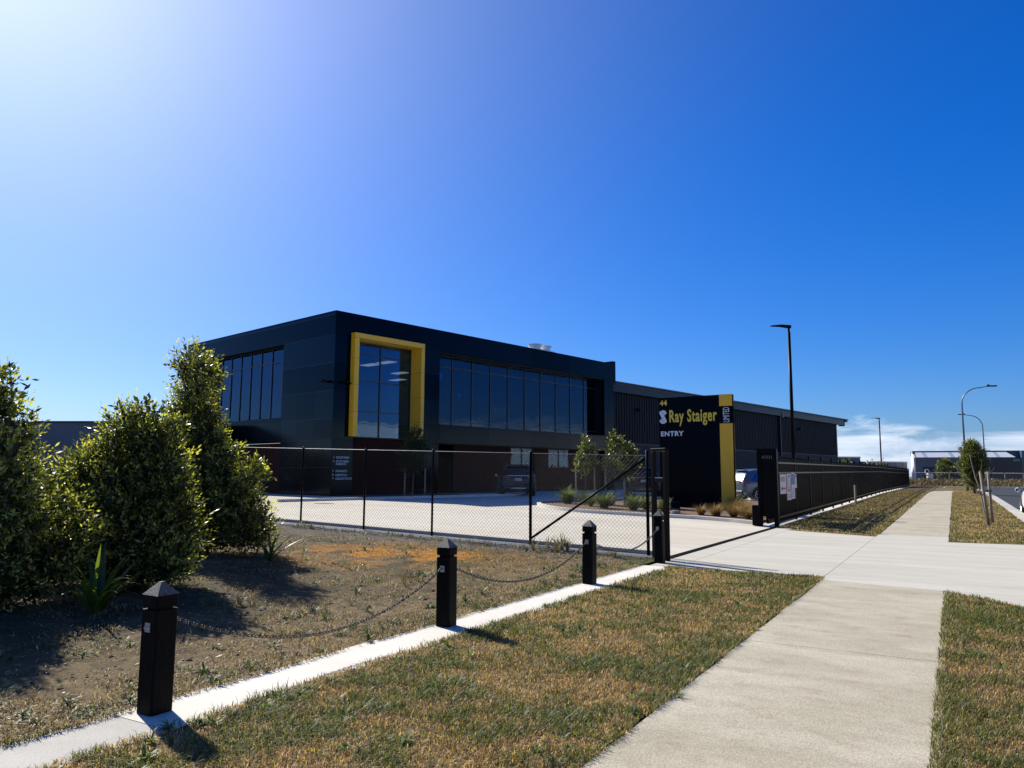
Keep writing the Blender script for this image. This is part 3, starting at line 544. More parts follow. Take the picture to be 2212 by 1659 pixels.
labs = ['nearest and largest black timber bollard at lower left with pyramid cap', 'second black timber bollard from the left with pale weathered pyramid cap', 'third black timber bollard, its cap against the chain link fence', 'last black timber bollard beside the driveway gate frame']
for i, s in enumerate(BS):
    o = bol if i == 0 else copy_tree(bol); x, y = W(s, -0.04); o.location = (x, y, 0.012); o.rotation_euler = (0, 0, SROT); o['label'] = labs[i]; o.scale = (1, 1, (.95, 1.0, 1.02, 1.04)[i]); o.rotation_euler = (R((.6, -.5, .4, -.7)[i]), R((-.5, .4, .3, .2)[i]), SROT + R((0, 2, -1.5, 1)[i]))
def link_mesh():
    L, r = 0.017, 0.0035; path = []
    for k in range(12):
        a = 2 * math.pi * k / 12; path.append((math.cos(a) * 0.0125 + (L * 0.6 if math.cos(a) > 0 else -L * 0.6), math.sin(a) * 0.0125, 0))
    path.append(path[0]); b = MB().tube(path, r, 5, cap=False); me = bpy.data.meshes.new('link'); me.from_pydata(b.v, [], b.f); me.materials.append(M['chain'])
    me.polygons.foreach_set('use_smooth', [True] * len(me.polygons)); return me
LM = link_mesh()
for i, lab in ((0, 'nearest sagging steel chain between the first and second bollards'), (1, 'steel chain hanging between the second and third bollards'), (2, 'steel chain hanging in front of the mesh between the third and last bollards')):
    s0, s1 = BS[i] + 0.11, BS[i + 1] - 0.11; x, y = W(s0, -0.04); Lx = s1 - s0; t = thing('chain', lab, 'chain', (x, y, 0.562), SROT, 'chains between the bollards'); sag = (0.33, 0.30, 0.23)[i]
    a0 = Lx / 2; xs = [0.0]; f = lambda u: -sag * (1 - ((u - a0) / a0) ** 2)
    while xs[-1] < Lx - 0.02:
        u = xs[-1]; sl_ = 2 * sag * (u - a0) / a0 ** 2; xs.append(u + 0.0345 / math.sqrt(1 + sl_ * sl_))
    for k, u in enumerate(xs):
        sl_ = 2 * sag * (u - a0) / a0 ** 2; o = inst('link', LM, t, (u, 0, f(u))); o.rotation_euler = (R(90) * (k % 2) + R(35), -math.atan(sl_), 0); o.rotation_mode = 'XYZ'

# ------------------------------------------------------------------ chain link fence
SC = 0.72
cf_posts = [0.50, 2.98, 5.42, 7.35, 9.35, 11.9, 14.4, 16.9, 19.4]
cf = thing('chain_link_fence', 'black chain link fence with slim posts and diagonal brace in front of the yard', 'fence', (*W(SC, 0), 0), SROT)
for i, d in enumerate(cf_posts):
    z = float(zsd(SC, d)); MB().tube([(0, d, z - 0.1), (0, d, z + (1.86 if i else 1.92)), (0, d, z + (1.875 if i else 1.935))], [0.024 if i > 1 else 0.032] * 2 + [0.012], 8).build('post', M['black_metal'], cf, smooth=True)
for i in range(len(cf_posts) - 1):
    d0, d1 = cf_posts[i], cf_posts[i + 1]; z0, z1 = float(zsd(SC, d0)), float(zsd(SC, d1)); w = d1 - d0; hh = 1.80; sp_ = 0.078; b = MB(); zf_ = lambda u: z0 + (z1 - z0) * u / w + 0.03
    for k in range(-int(hh / sp_), int(w / sp_) + 1):
        for sg in (1, -1):
            a = k * sp_; u0, v0, u1, v1 = a, 0.0, a + hh, hh
            if u0 < 0: v0 = -u0; u0 = 0
            if u1 > w: v1 = v1 - (u1 - w); u1 = w
            if v1 - v0 < 0.02: continue
            if sg < 0: u0, u1 = w - u0, w - u1
            off = 0.003 * sg; b.tube([(off, d0 + u0, zf_(u0) + v0), (off, d0 + u1, zf_(u1) + v1)], 0.0025, 3, cap=False)
    o = b.build('wire_mesh', M['black_pvc'], cf)
    for hgt in (1.81, 0.06): 
        if hgt != 0.9 or True: MB().tube([(0.004, d0, z0 + hgt + .02), (0.004, d1, z1 + hgt + .02)], 0.004 if hgt > 1 else 0.0025, 4).build('strain_wire', M['pole_grey'] if hgt > 1 else M['black_pvc'], cf)
MB().tube([(0, 0.50, zsd(SC, .5) + 1.80), (0, 2.98, zsd(SC, 2.98) + 0.12)], 0.024, 8).build('brace', M['black_metal'], cf, smooth=True)
# steel gate receiver frame by the last bollard
x, y = W(0.12, -0.06); gf = thing('gate_receiver_frame', 'tall narrow black steel gate frame behind the last bollard', 'gate frame', (x, y, 0), R(118))
fr_pts = 0.33
MB().box(-0.04, 0.04, -0.04, 0.04, 0, 1.90).build('frame_post', M['black_metal'], gf, bevel=0.004); MB().box(fr_pts - 0.035, fr_pts + 0.035, -0.04, 0.04, 0, 1.90).build('frame_post', M['black_metal'], gf, bevel=0.004)
MB().box(-0.04, fr_pts + 0.035, -0.041, 0.041, 1.903, 1.96).build('top_bar', M['black_metal'], gf, bevel=0.004)
MB().box(0.042, fr_pts - 0.037, -0.035, 0.035, 1.36, 1.44).build('middle_bar', M['black_metal'], gf, bevel=0.004); MB().box(0.042, fr_pts - 0.037, -0.035, 0.035, 0.55, 0.61).build('middle_bar', M['black_metal'], gf)

# ------------------------------------------------------------------ steel picket fence with the open sliding gate
pf = thing('picket_fence', 'long black steel picket fence running along the grass verge', 'fence', (*W(0, 0.12), 0), SROT)
NP = 26; PS = [10.75 + i * 2.95 for i in range(NP + 1)]
pickets = MB()
for i, s in enumerate(PS):
    z = float(zsd(s, .12)); MB().box(s - .032, s + .032, -.032, .032, z - .05, z + 2.12).box(s - .042, s + .042, -.042, .042, z + 2.121, z + 2.145).build('post', M['black_metal'], pf)
for i in range(NP):
    a, b = PS[i] + .034, PS[i + 1] - .034; za, zb = float(zsd(PS[i], .12)), float(zsd(PS[i + 1], .12))
    for (r0, r1) in ((1.83, 1.875), (1.53, 1.575), (0.22, 0.27)):
        m_ = MB(); m_.v = [(a, -.045, za + r0), (b, -.045, zb + r0), (b, -.016, zb + r0), (a, -.016, za + r0), (a, -.045, za + r1), (b, -.045, zb + r1), (b, -.016, zb + r1), (a, -.016, za + r1)]
        m_.f = [(0, 3, 2, 1), (4, 5, 6, 7), (0, 1, 5, 4), (1, 2, 6, 5), (2, 3, 7, 6), (3, 0, 4, 7)]; m_.build('rail', M['satin'], pf)
    k = int((b - a) / 0.098)
    for j in range(k):
        u = a + (j + .5) * (b - a) / k; z = za + (zb - za) * (j + .5) / k; b0 = len(pickets.v); w_ = .0125
        pickets.box(u - w_, u + w_, -w_, w_, z + .10, z + 1.97); b1 = len(pickets.v)
        pickets.v += [(u - w_, -w_, z + 1.9705), (u + w_, -w_, z + 1.9705), (u + w_, w_, z + 1.9705), (u - w_, w_, z + 1.9705), (u, 0, z + 2.03)]; pickets.f += [(b1, b1 + 1, b1 + 4), (b1 + 1, b1 + 2, b1 + 4), (b1 + 2, b1 + 3, b1 + 4), (b1 + 3, b1, b1 + 4)]
pk = pickets.build('pickets', M['black_metal'], pf); pk['kind'] = 'stuff'
# sliding gate leaf parked behind the fence
sg_ = thing('sliding_gate', 'black steel sliding gate leaf parked open behind the first fence bays', 'gate', (*W(0, 0.34), 0.0), SROT)
gz0 = 0.04
for s in (10.3, 13.5, 16.7, 19.9): MB().box(s - .035, s + .035, -.03, .03, gz0 + .06, gz0 + 1.98).build('stile', M['black_metal'], sg_)
for (r0, r1) in ((0.04, 0.14), (1.62, 1.68), (1.90, 1.96)): MB().box(10.34, 19.86, -.02, .02, gz0 + r0, gz0 + r1).build('rail', M['black_metal'], sg_)
gp = MB()
for j in range(92): u = 10.42 + j * 0.102; gp.box(u - .0125, u + .0125, -.0125, .0125, gz0 + .15, gz0 + 2.06)
gp.build('gate_bars', M['black_metal'], sg_)['kind'] = 'stuff'
# gate guide portal: two posts with a tall perforated cover and the motor box
gg = thing('gate_guide_portal', 'tall black steel gate portal at the near end of the picket fence', 'gate post', (*W(10.12, 0.0), 0.0), SROT)
MB().box(-.06, .06, -.02, .10, 0, 2.18).build('portal_post', M['black_metal'], gg, bevel=.004); MB().box(-.06, .06, .43, .54, 0.02, 2.18).build('portal_post', M['black_metal'], gg, bevel=.004)
MB().box(-.06, .06, -.02, .54, 2.183, 2.26).build('top_beam', M['black_metal'], gg); MB().box(-.02, .02, .102, .428, 0.30, 2.18).build('cover_plate', M['black_metal'], gg)
pb = MB()
for i in range(6): pb.box(-.026, -.022, .12 + i * .052, .132 + i * .052, 1.97, 2.06)
pb.build('guide_slots', M['pole_grey'], gg)
MB().box(-.16, .16, .46, .70, 0.04, 0.62).build('motor_box', M['black_metal'], gg, bevel=.01)
# notices fixed on the gate end of the fence
def notice(name, label, s0, s1, z0, z1):
    t = thing(name, label, 'notice', (*W((s0 + s1) / 2, 0.065), 0), SROT); MB().box(-(s1 - s0) / 2, (s1 - s0) / 2, -.004, .0, z0, z1).build('board', M['noticew'], t); return t
n1_ = notice('entry_notice', 'white notice reading ENTRY with a red arrow on the fence end', 10.90, 11.85, 0.93, 1.52)
text('lettering', 'ENTRY', M['red'], n1_, (-.40, -.006, 1.30), 0.20, sx=1.15, bold=.003, ext=.001)
ar = MB(); ar.v = [(-.40, -.0065, 1.09), (-.18, -.0065, 1.17), (-.18, -.0065, 1.12), (.36, -.0065, 1.12), (.36, -.0065, 1.06), (-.18, -.0065, 1.06), (-.18, -.0065, 1.01)]; ar.f = [(0, 6, 5, 4, 3, 2, 1)]; ar.build('arrow', M['red'], n1_)
n2_ = notice('speed_notice', 'tall white notice with a red ring and number on the fence', 11.95, 12.65, 0.72, 1.54)
rg = MB()
for k in range(28):
    a0, a1 = 2 * math.pi * k / 28, 2 * math.pi * (k + 1) / 28; rg.poly([(math.cos(a) * r_, -.006, 1.24 + math.sin(a) * r_ * .82) for a, r_ in ((a0, .32), (a1, .32), (a1, .25), (a0, .25))])
rg.build('ring', M['red'], n2_); text('numeral', '5', M['greyp'], n2_, (-.11, -.006, 1.10), 0.36, sx=1.0, bold=.004, ext=.001)
for k in range(3): MB().box(-.26, .26, -.0065, -.0045, .78 + k * .05, .80 + k * .05).build('print_line', M['greyp'], n2_)
n3_ = notice('blue_notice', 'tall notice with a blue upper half on the fence', 12.72, 13.32, 0.74, 1.57); MB().box(-.27, .27, -.007, -.0045, 1.20, 1.54).build('blue_field', M['bluep'], n3_)
for k in range(5): MB().box(-.22, .22, -.0065, -.0045, .80 + k * .06, .82 + k * .06).build('print_line', M['greyp'], n3_)
n4_ = notice('small_notice', 'smallest notice, right of the blue one on the fence', 13.36, 13.66, 1.08, 1.53); MB().box(-.11, .11, -.0065, -.0045, 1.42, 1.49).build('blue_field', M['bluep'], n4_)

# ------------------------------------------------------------------ office building
BA = R(42.04); BP = (-9.04, 38.07); BROT = math.pi / 2 - BA
ob = thing('office_building', 'two storey dark panelled office building with yellow window surround', 'building', (*BP, 0.0), BROT)
def bpart(name, m, *boxes, par=None, bevel=0):
    b = MB()
    for q in boxes: b.box(*q)
    return b.build(name, m, par or ob, bevel=bevel)
ZT = 9.75; UE, VE = 24.95, 16.6
# black backing behind the cladding (solid pieces round the window openings)
GD = 0.80; LD = 0.45
bpart('backing_wall', M['core'], (0.04, 1.22, 0.04, 0.30, 0.25, ZT - .05), (1.22, 5.56, 0.04, 0.3, 8.50, ZT - .05), (5.56, 7.24, 0.04, 0.3, 0.25, ZT - .05), (7.24, 23.72, .04, .3, 8.47, ZT - .05), (7.24, 23.72, .04, .3, 3.2, 4.3), (23.72, UE - .02, .04, .3, .25, ZT - .05))
bpart('backing_wall', M['core'], (0.04, 0.3, 0.31, 4.84, 0.25, ZT - .05), (.04, .3, 4.84, 13.72, 8.51, ZT - .05), (.04, .3, 4.84, 13.72, 3.1, 4.48), (.04, .3, 13.72, VE, .25, ZT - .05))
bpart('roof_deck', M['roof'], (0.3, UE - .02, 0.3, VE, 9.35, 9.45)); bpart('parapet_capping', M['clad'], (-0.01, UE, -0.012, 0.32, ZT - .045, ZT + .03)); bpart('parapet_capping', M['clad'], (-0.012, 0.32, 0.325, VE, ZT - .045, ZT + .03))
bpart('end_wall', M['clad'], (UE - .018, UE, 0.31, VE, .25, ZT - .06))
g = 0.012
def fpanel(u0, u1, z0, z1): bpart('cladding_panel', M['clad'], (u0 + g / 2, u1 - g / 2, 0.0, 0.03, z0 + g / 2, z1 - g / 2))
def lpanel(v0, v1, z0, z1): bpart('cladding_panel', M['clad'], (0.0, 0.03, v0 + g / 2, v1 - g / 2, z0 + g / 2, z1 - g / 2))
zs = [0.3, 1.74, 3.15, 4.22, 5.66, 7.09, 8.54, 9.70]
for a, b in zip(zs[:-1], zs[1:]):
    if b <= 8.6: fpanel(0.0, 1.28, a, b)
    else: fpanel(0.0, 5.6, 8.54, 9.70)
for a, b in zip(zs[:-1], zs[1:]):
    if b <= 8.6: fpanel(5.56, 7.24, a, b)
for a, b in ((5.6, 11.37), (11.37, 15.5), (15.5, 19.6), (19.6, UE)): fpanel(a, b, 8.54, 9.70)
for a, b in ((7.24, 11.37), (11.37, 15.5), (15.5, 19.6), (19.6, 23.72)): fpanel(a, b, 3.2, 4.29)
for a, b in ((0.3, 3.2), (3.2, 5.66), (5.66, 7.09), (7.09, 8.54)): fpanel(23.72, UE, a, b)
for i, (a, b) in enumerate(zip(zs[:-1], zs[1:])):
    if b <= 4.3:
        for v0, v1 in ((0.032, 1.67), (1.67, 3.27), (3.27, 4.84)): lpanel(v0, v1, a, b)
    elif b <= 5.7:
        for v0, v1 in ((0.032, 1.67), (1.67, 3.27), (3.27, 4.84)): lpanel(v0, v1, a, b)
    elif b <= 8.6: lpanel(0.032, 4.84, a, b)
for a, b in ((0.032, 6.5), (6.5, 13), (13, VE)): lpanel(a, b, 8.54, 9.58)
bpart('cladding_panel', M['clad'], (0.0, .03, .032, VE, 9.592, 9.70))
for a, b in ((4.84, 8.47), (8.47, 13.72)): lpanel(a, b, 3.15, 4.22)
lpanel(4.84, 13.72, 4.232, 4.48)
for a, b in zip(zs[:-1], zs[1:]):
    if b < 8.6: lpanel(13.72, VE, a, b)
bpart('cladding_panel', M['clad'], (.0, .03, 4.84, 13.72, 8.515, 8.534))
M['edge_light'] = mat('edge_highlight_tone', (0.05, 0.07, 0.08), 0.35, 0.5)  # pale strips paint in the sky light caught on the panel top edges
for z in zs[1:-2]: bpart('edge_highlight', M['edge_light'], (-.004, .02, .03, 4.83 if 3.2 < z or z < 3.2 else 4.83, z - .005, z + .005))
bpart('edge_highlight', M['edge_light'], (-.004, .02, .03, VE, 9.580, 9.592)); bpart('edge_highlight', M['edge_light'], (-.004, .02, .03, 4.83, 8.53, 8.54)); bpart('edge_highlight', M['edge_light'], (-.004, .02, 4.84, 13.7, 4.221, 4.231))
# soffits and reveals
bpart('window_reveal', M['reveal'], (7.24, 23.72, .03, GD, 8.462, 8.50), (7.24, 23.72, .03, GD, 4.25, 4.30), (23.722, 23.76, .031, GD + .06, 4.25, 8.5), (7.20, 7.238, .031, GD + .06, 4.25, 8.5))
bpart('window_reveal', M['reveal'], (.03, LD, 4.84, 13.72, 8.512, 8.55), (.03, LD, 4.84, 13.72, 4.44, 4.478), (.031, LD, 13.722, 13.76, 4.44, 8.55), (.031, LD, 4.80, 4.838, 4.44, 8.55))
bpart('window_reveal', M['reveal'], (5.505, 5.53, .545, .70, 3.36, 8.5), (1.25, 1.275, .545, .70, 3.36, 8.5), (1.26, 5.52, .545, .70, 8.463, 8.5), (1.26, 5.52, .3, .70, 3.30, 3.352))
# yellow surround, cut into panels
ys = thing('window_surround', None, None); ys.parent = ob
F0, F1 = -0.35, 0.54
def yp(*q): bpart('surround_panel', M['yellow'], q, par=ys)
zy = [3.34, 4.75, 5.72, 7.12, 8.44, 8.73]
zyl = [3.34, 4.62, 6.02, 7.40, 8.46]
for (a, b) in zip(zyl[:-1], zyl[1:]): yp(0.98, 1.26, F0, 0.0 - .002, a + g / 2, b - g / 2); yp(1.235, 1.26, 0.0, F1, a + g / 2, b - g / 2)
zyr = [3.34, 4.30, 5.68, 7.08, 8.46]
for (a, b) in zip(zyr[:-1], zyr[1:]): yp(5.52, 5.76, F0, -.002, a + g / 2, b - g / 2); yp(5.52, 5.545, 0.0, F1, a + g / 2, b - g / 2)
yp(0.98, 1.26 - g / 2, F0, -.002, 8.46 + g / 2, 8.73); yp(1.26 + g / 2, 3.5 - g / 2, F0, -.002, 8.46, 8.73); yp(3.5 + g / 2, 5.52 - g / 2, F0, -.002, 8.46, 8.73); yp(5.52 + g / 2, 5.76, F0, -.002, 8.46 + g / 2, 8.73)
yp(1.262, 5.518, 0.0, F1, 8.435, 8.46)
ob_core = bpart('surround_lining', M['core'], (1.0, 1.25, F0 + .01, -.003, 3.36, 8.71), (5.53, 5.75, F0 + .01, -.003, 3.36, 8.71))
# windows
def window(axis, name, e0, e1, z0, z1, depth, mull, trans, label=None):
    w = thing('window', None, None); w.parent = ob
    if label: w['label'] = label
    def bb(a0, a1, y0, y1, c0, c1): return (a0, a1, y0, y1, c0, c1) if axis == 'u' else (y0, y1, a0, a1, c0, c1)
    es = [e0] + list(mull) + [e1]; zz_ = [z0] + list(trans) + [z1]; t = 0.03; pr = 0.05
    for e in es: MB().box(*bb(e - t, e + t, depth - pr, depth + pr, z0 - t, z1 + t)).build('mullion', M['frame'], w)
    for z in zz_: MB().box(*bb(e0 + .001, e1 - .001, depth - pr + .012, depth + pr - .012, z - t + .001, z + t - .001)).build('transom', M['frame'], w)
    for a, b in zip(es[:-1], es[1:]):
        for c, d in zip(zz_[:-1], zz_[1:]):
            MB().box(*bb(a + t, b - t, depth - .004, depth + .004, c + t, d - t)).build('pane', M['glass'], w)
    return w
window('u', 'w', 7.26, 23.70, 4.32, 8.45, GD, [8.96, 10.64, 12.28, 13.95, 15.62, 17.27, 18.92, 20.57, 22.22], [4.60, 7.80], 'long upper floor window band')
window('u', 'w', 1.28, 5.50, 3.36, 8.43, 0.60, [3.37], [4.74, 6.38, 7.80], 'tall window inside the yellow surround')
window('v', 'w', 4.86, 13.70, 4.50, 8.50, LD, [5.55, 6.72, 7.9, 9.08, 10.25, 11.43, 12.6], [7.68], 'upper window band of the left side')
# ground floor set back under the upper storey
GB = 0.42
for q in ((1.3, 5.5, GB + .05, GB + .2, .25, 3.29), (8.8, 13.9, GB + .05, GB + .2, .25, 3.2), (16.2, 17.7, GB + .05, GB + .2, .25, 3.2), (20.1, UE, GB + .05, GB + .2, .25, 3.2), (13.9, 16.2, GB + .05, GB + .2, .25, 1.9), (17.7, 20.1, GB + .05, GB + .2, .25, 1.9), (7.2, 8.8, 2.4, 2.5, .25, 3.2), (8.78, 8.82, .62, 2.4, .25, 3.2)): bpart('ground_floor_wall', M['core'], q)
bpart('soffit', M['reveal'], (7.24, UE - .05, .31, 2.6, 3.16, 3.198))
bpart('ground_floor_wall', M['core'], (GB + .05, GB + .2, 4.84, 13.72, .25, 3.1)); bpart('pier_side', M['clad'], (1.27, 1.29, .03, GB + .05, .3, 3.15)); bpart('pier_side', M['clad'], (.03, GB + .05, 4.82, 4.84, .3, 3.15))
def battens(name, segs, axis):
    b = MB()
    for (e0, e1, z0, z1) in segs:
        n_ = int((e1 - e0) / 0.085)
        for i in range(n_):
            a = e0 + i * (e1 - e0) / n_; c = a + 0.06
            if axis == 'u': b.box(a, c, GB, GB + .045, z0, z1)
            else: b.box(GB, GB + .045, a, c, z0, z1)
    o = b.build(name, M['redbatten'], ob); o['kind'] = 'stuff'
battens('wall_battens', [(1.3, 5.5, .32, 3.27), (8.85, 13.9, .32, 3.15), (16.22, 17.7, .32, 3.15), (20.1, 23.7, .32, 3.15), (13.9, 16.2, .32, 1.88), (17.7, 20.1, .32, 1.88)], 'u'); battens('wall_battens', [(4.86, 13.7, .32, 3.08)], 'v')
window('u', 'w', 13.94, 16.16, 1.92, 3.13, GB + .1, [15.05], [], 'left ground floor window'); window('u', 'w', 17.74, 20.06, 1.92, 3.13, GB + .1, [18.9], [], 'right ground floor window')
# interior of the upper floor with ceiling lights
bpart('interior_shell', M['interior'], (6.0, 24.5, 11.0, 11.1, .3, 8.7), (24.0, 24.1, 1.7, 11, 4.3, 8.7), (.6, 24, 16.3, 16.4, 4.3, 8.6)); bpart('ceiling', M['interior'], (.62, 24, 1.5, 16.3, 7.82, 7.88)); bpart('interior_floor', M['interior_dark'], (.62, 24, 1.5, 16.3, 4.1, 4.2), (1.3, 5.5, 1.45, 1.5, 3.3, 4.1))
for (u, v) in ((10.7, 2.1), (21.3, 2.6), (18.7, 2.1), (21.6, 4.4), (23.1, 6.4), (4.9, 3.5), (4.9, 2.0), (8.4, 5.0), (10.6, 7.9), (1.7, 14.2), (2.1, 14.0), (3.4, 15.6), (1.6, 7.8), (14.5, 4.2), (16.9, 7)):
    bpart('ceiling_light', M['ceillight'], (u - .3, u + .3, v - .6, v + .6, 7.79, 7.816))
bpart('ground_interior', M['interior_dark'], (8.9, 24, 3, 3.1, .3, 3.2))
M['sky_glow'] = emit_mat('sky_glow_panel', (0.10, 0.42, 0.85), 0.55)  # flat glowing panels painted as sky seen through the opposite windows
for q in ((2.0, 2.55, 16.24, 16.27, 5.5, 7.0), (2.65, 3.2, 16.24, 16.27, 5.55, 7.0), (22.8, 23.8, 6.96, 6.99, 6.45, 7.2)): bpart('sky_glow_panel', M['sky_glow'], q)
for q in ((9.6, 11.0, 4.5, 5.2, 4.2, 4.95), (12.5, 13.9, 4.0, 4.7, 4.2, 4.95), (15.6, 17.0, 5.0, 5.7, 4.2, 4.95), (19.0, 20.4, 4.2, 4.9, 4.2, 4.95), (2.4, 3.8, 9, 9.7, 4.2, 4.95)): bpart('desk', M['interior'], q)
# wayfinding lettering on the corner pier
for (z, s_, arrow) in ((2.20, 'RECEPTION', 'r'), (2.01, 'CUSTOMER', 'r'), (1.875, 'PARKING', None), (1.52, 'INWARDS', 'u'), (1.32, 'DISPATCH', 'u'), (1.14, 'COLLECTIONS', 'u')):
    text('lettering', s_, M['lettergrey'], ob, (0.27, -0.004, z), 0.155, sx=0.98, bold=0.0015, ext=.002)
    if arrow:
        b = MB(); c0, c1 = 0.12, z + .055
        A_ = [((-.055, 0), (.055, 0)), ((.005, .045), (.055, 0)), ((.005, -.045), (.055, 0))] if arrow == 'r' else [((0, -.055), (0, .055)), ((-.045, .005), (0, .055)), ((.045, .005), (0, .055))]
        for (p, q) in A_: b.tube([(c0 + p[0], -.005, c1 + p[1]), (c0 + q[0], -.005, c1 + q[1])], .0065, 4)
        b.build('arrow', M['lettergrey'], ob)
# cameras on the corner
def cctv(name, label, loc, rz):
    t = thing('security_camera', label, 'camera', loc, rz, 'security cameras at the building corner'); MB().box(-.05, .05, 0, .03, -.08, .08).build('bracket', M['black_metal'], t)
    MB().tube([(0, 0, 0), (0, -.18, .03)], .022, 6).build('arm', M['black_metal'], t); MB().tube([(-.24, -.22, -.02), (-.05, -.2, .03), (.0, -.2, .03)], [.055, .07, .04], 8).build('camera_body', M['black_metal'], t, smooth=True); MB().tube([(.22, -.22, -.06), (.06, -.2, .0), (.02, -.2, .02)], [.05, .06, .04], 8).build('camera_body', M['black_metal'], t, smooth=True)
BU = np.array([math.sin(BA), math.cos(BA)]); BN = np.array([-math.cos(BA), math.sin(BA)])
def BW(u, v): p = np.array(BP) + u * BU + v * BN; return float(p[0]), float(p[1])
cctv('c', 'pair of black security cameras on the left side of the building corner', (*BW(-0.001, 0.62), 6.15), BROT - math.pi / 2); cctv('c', 'pair of black security cameras on the front right of the corner', (*BW(0.66, -0.001), 6.10), BROT)
# rooftop unit
ac = thing('rooftop_air_unit', 'pale rooftop air conditioning unit with two round fan cowls', 'air unit', (*BW(18.9, 2.2), 9.62), BROT); ac.scale = (.72, .8, .85)
MB().box(-1.5, 1.5, -.7, .7, 0, 0.75).build('casing', M['white'], ac, bevel=.03)
for k in (-.75, .75):
    f_ = MB(); f_.tube([(k, 0, .76), (k, 0, .92), (k, 0, 1.12), (k, 0, 1.2)], [.55, .52, .62, .66], 20, cap=False); f_.build('fan_cowl', M['white'], ac, smooth=True); MB().tube([(k, 0, .80), (k, 0, .84)], .5, 16).build('fan_grille', M['black_metal'], ac)

# ------------------------------------------------------------------ warehouse behind
wh = thing('warehouse', 'long dark ribbed steel warehouse stretching right behind the office', 'building', (*BW(0, 2.0), 0), BROT)
def wpart(name, m, *boxes):
    b = MB()
    for q in boxes: b.box(*q)
    return b.build(name, m, wh)
WE = 78.3
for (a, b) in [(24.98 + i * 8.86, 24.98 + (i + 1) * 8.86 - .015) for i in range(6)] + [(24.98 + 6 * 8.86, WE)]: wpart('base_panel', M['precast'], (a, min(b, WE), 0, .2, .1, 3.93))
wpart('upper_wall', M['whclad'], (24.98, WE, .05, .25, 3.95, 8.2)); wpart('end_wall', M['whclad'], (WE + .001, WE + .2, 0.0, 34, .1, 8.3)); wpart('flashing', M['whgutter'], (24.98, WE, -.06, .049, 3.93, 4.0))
rm = MB(); rm.v = [(-.07, .049, 4.02), (.07, .049, 4.02), (.045, -.005, 4.02), (-.045, -.005, 4.02), (-.07, .049, 8.2), (.07, .049, 8.2), (.045, -.005, 8.2), (-.045, -.005, 8.2)]; rm.f = [(3, 2, 6, 7), (2, 1, 5, 6), (0, 3, 7, 4), (3, 0, 1, 2), (4, 7, 6, 5)]
rme = bpy.data.meshes.new('cladding_rib'); rme.from_pydata(rm.v, [], rm.f); rme.materials.append(M['whclad'])
k = 0; u = 25.3
while u < WE - .2: inst('cladding_rib', rme, wh, (u, 0, 0)); u += 0.38
# deep boxed gutter along the eave, in lengths, with rain heads
for (a, b) in ((24.98, 42), (42.02, 59), (59.02, WE + 1.6)): wpart('gutter', M['whgutter'], (a, b, -.45, .04, 8.0, 8.62))
wpart('gutter_lip', M['roof'], (24.98, WE + 1.6, -.50, -.452, 8.56, 8.66))
rf = MB(); rf.v = [(24.9, -.6, 8.70), (WE + 3.1, -.6, 8.70), (WE + 3.1, 34, 10.6), (24.9, 34, 10.6), (24.9, -.6, 8.82), (WE + 3.1, -.6, 8.82), (WE + 3.1, 34, 10.72), (24.9, 34, 10.72)]; rf.f = [(0, 3, 2, 1), (4, 5, 6, 7), (0, 1, 5, 4), (1, 2, 6, 5), (2, 3, 7, 6), (3, 0, 4, 7)]; rf.build('roof', M['roof'], wh)
wpart('roof_bracket', M['black_metal'], (WE + 1.62, WE + 2.2, -.4, .2, 7.9, 8.69)); wpart('verge_beam', M['whgutter'], (WE + 2.21, WE + 3.0, -.5, .1, 8.45, 8.69))
for u in (42.6, 60.2): wpart('downpipe', M['whgutter'], (u - .09, u + .09, -.2, -.02, .2, 8.0)); wpart('rain_head', M['whgutter'], (u - .3, u + .3, -.5, -.451, 7.85, 8.4))
wpart('corner_flashing', M['whgutter'], (WE - .15, WE + .21, -.03, -.001, 4.0, 8.0))
wpart('gable_fascia', M['clad'], (24.96, 25.3, -1.95, .0, 8.3, 10.0))
for u in (31.5, 46.5, 66): wpart('wall_light', M['black_metal'], (u - .35, u + .35, -.35, -.01, 6.75, 6.9))

# ------------------------------------------------------------------ entry sign
SL, SR_ = np.array([6.03, 30.8]), np.array([8.48, 29.03]); saz = math.atan2(*(SR_ - SL)); sg = thing('entry_sign', 'tall navy monument sign with a yellow column and entry lettering', 'sign', (*SL, zw(*SL)), math.pi / 2 - saz)
z0s = zw(*SL); T = 4.6 - z0s; TD = 0.24
MB().box(0, 2.53, 0, TD, -.1, T).build('sign_panel', M['signblue'], sg)
MB().box(2.532, 3.02, -.012, TD + .012, -.1, 3.47 - z0s).build('yellow_column', M['yellow'], sg); MB().box(2.532, 3.02, -.012, TD + .012, 4.15 - z0s, T + .004).build('yellow_column', M['yellow'], sg)
MB().box(2.532, 3.015, .0, TD, 3.472 - z0s, 4.148 - z0s).build('column_band', M['signblue'], sg)
MB().box(3.022, 3.045, .07, .17, -.1, T - .02).build('edge_channel', M['core'], sg)
text('lettering', '44', M['letteryellow'], sg, (0.04, -.006, 4.29 - z0s), 0.28, sx=1.02, bold=.012, space=1.1)
text('lettering', 'Ray Staiger', M['letteryellow'], sg, (0.42, -.008, 3.60 - z0s), 0.685, sx=0.585, bold=.0166, space=1.10)
text('lettering', 'ENTRY', M['lettergrey'], sg, (0.05, -.006, 3.04 - z0s), 0.265, sx=1.10, bold=.009, space=1.12)
text('lettering', 'LIMITED', M['lettergrey'], sg, (2.92, -.006, 3.505 - z0s), 0.36, rot=(math.pi / 2, -math.pi / 2, 0), sx=0.46, bold=.0, space=1.0)
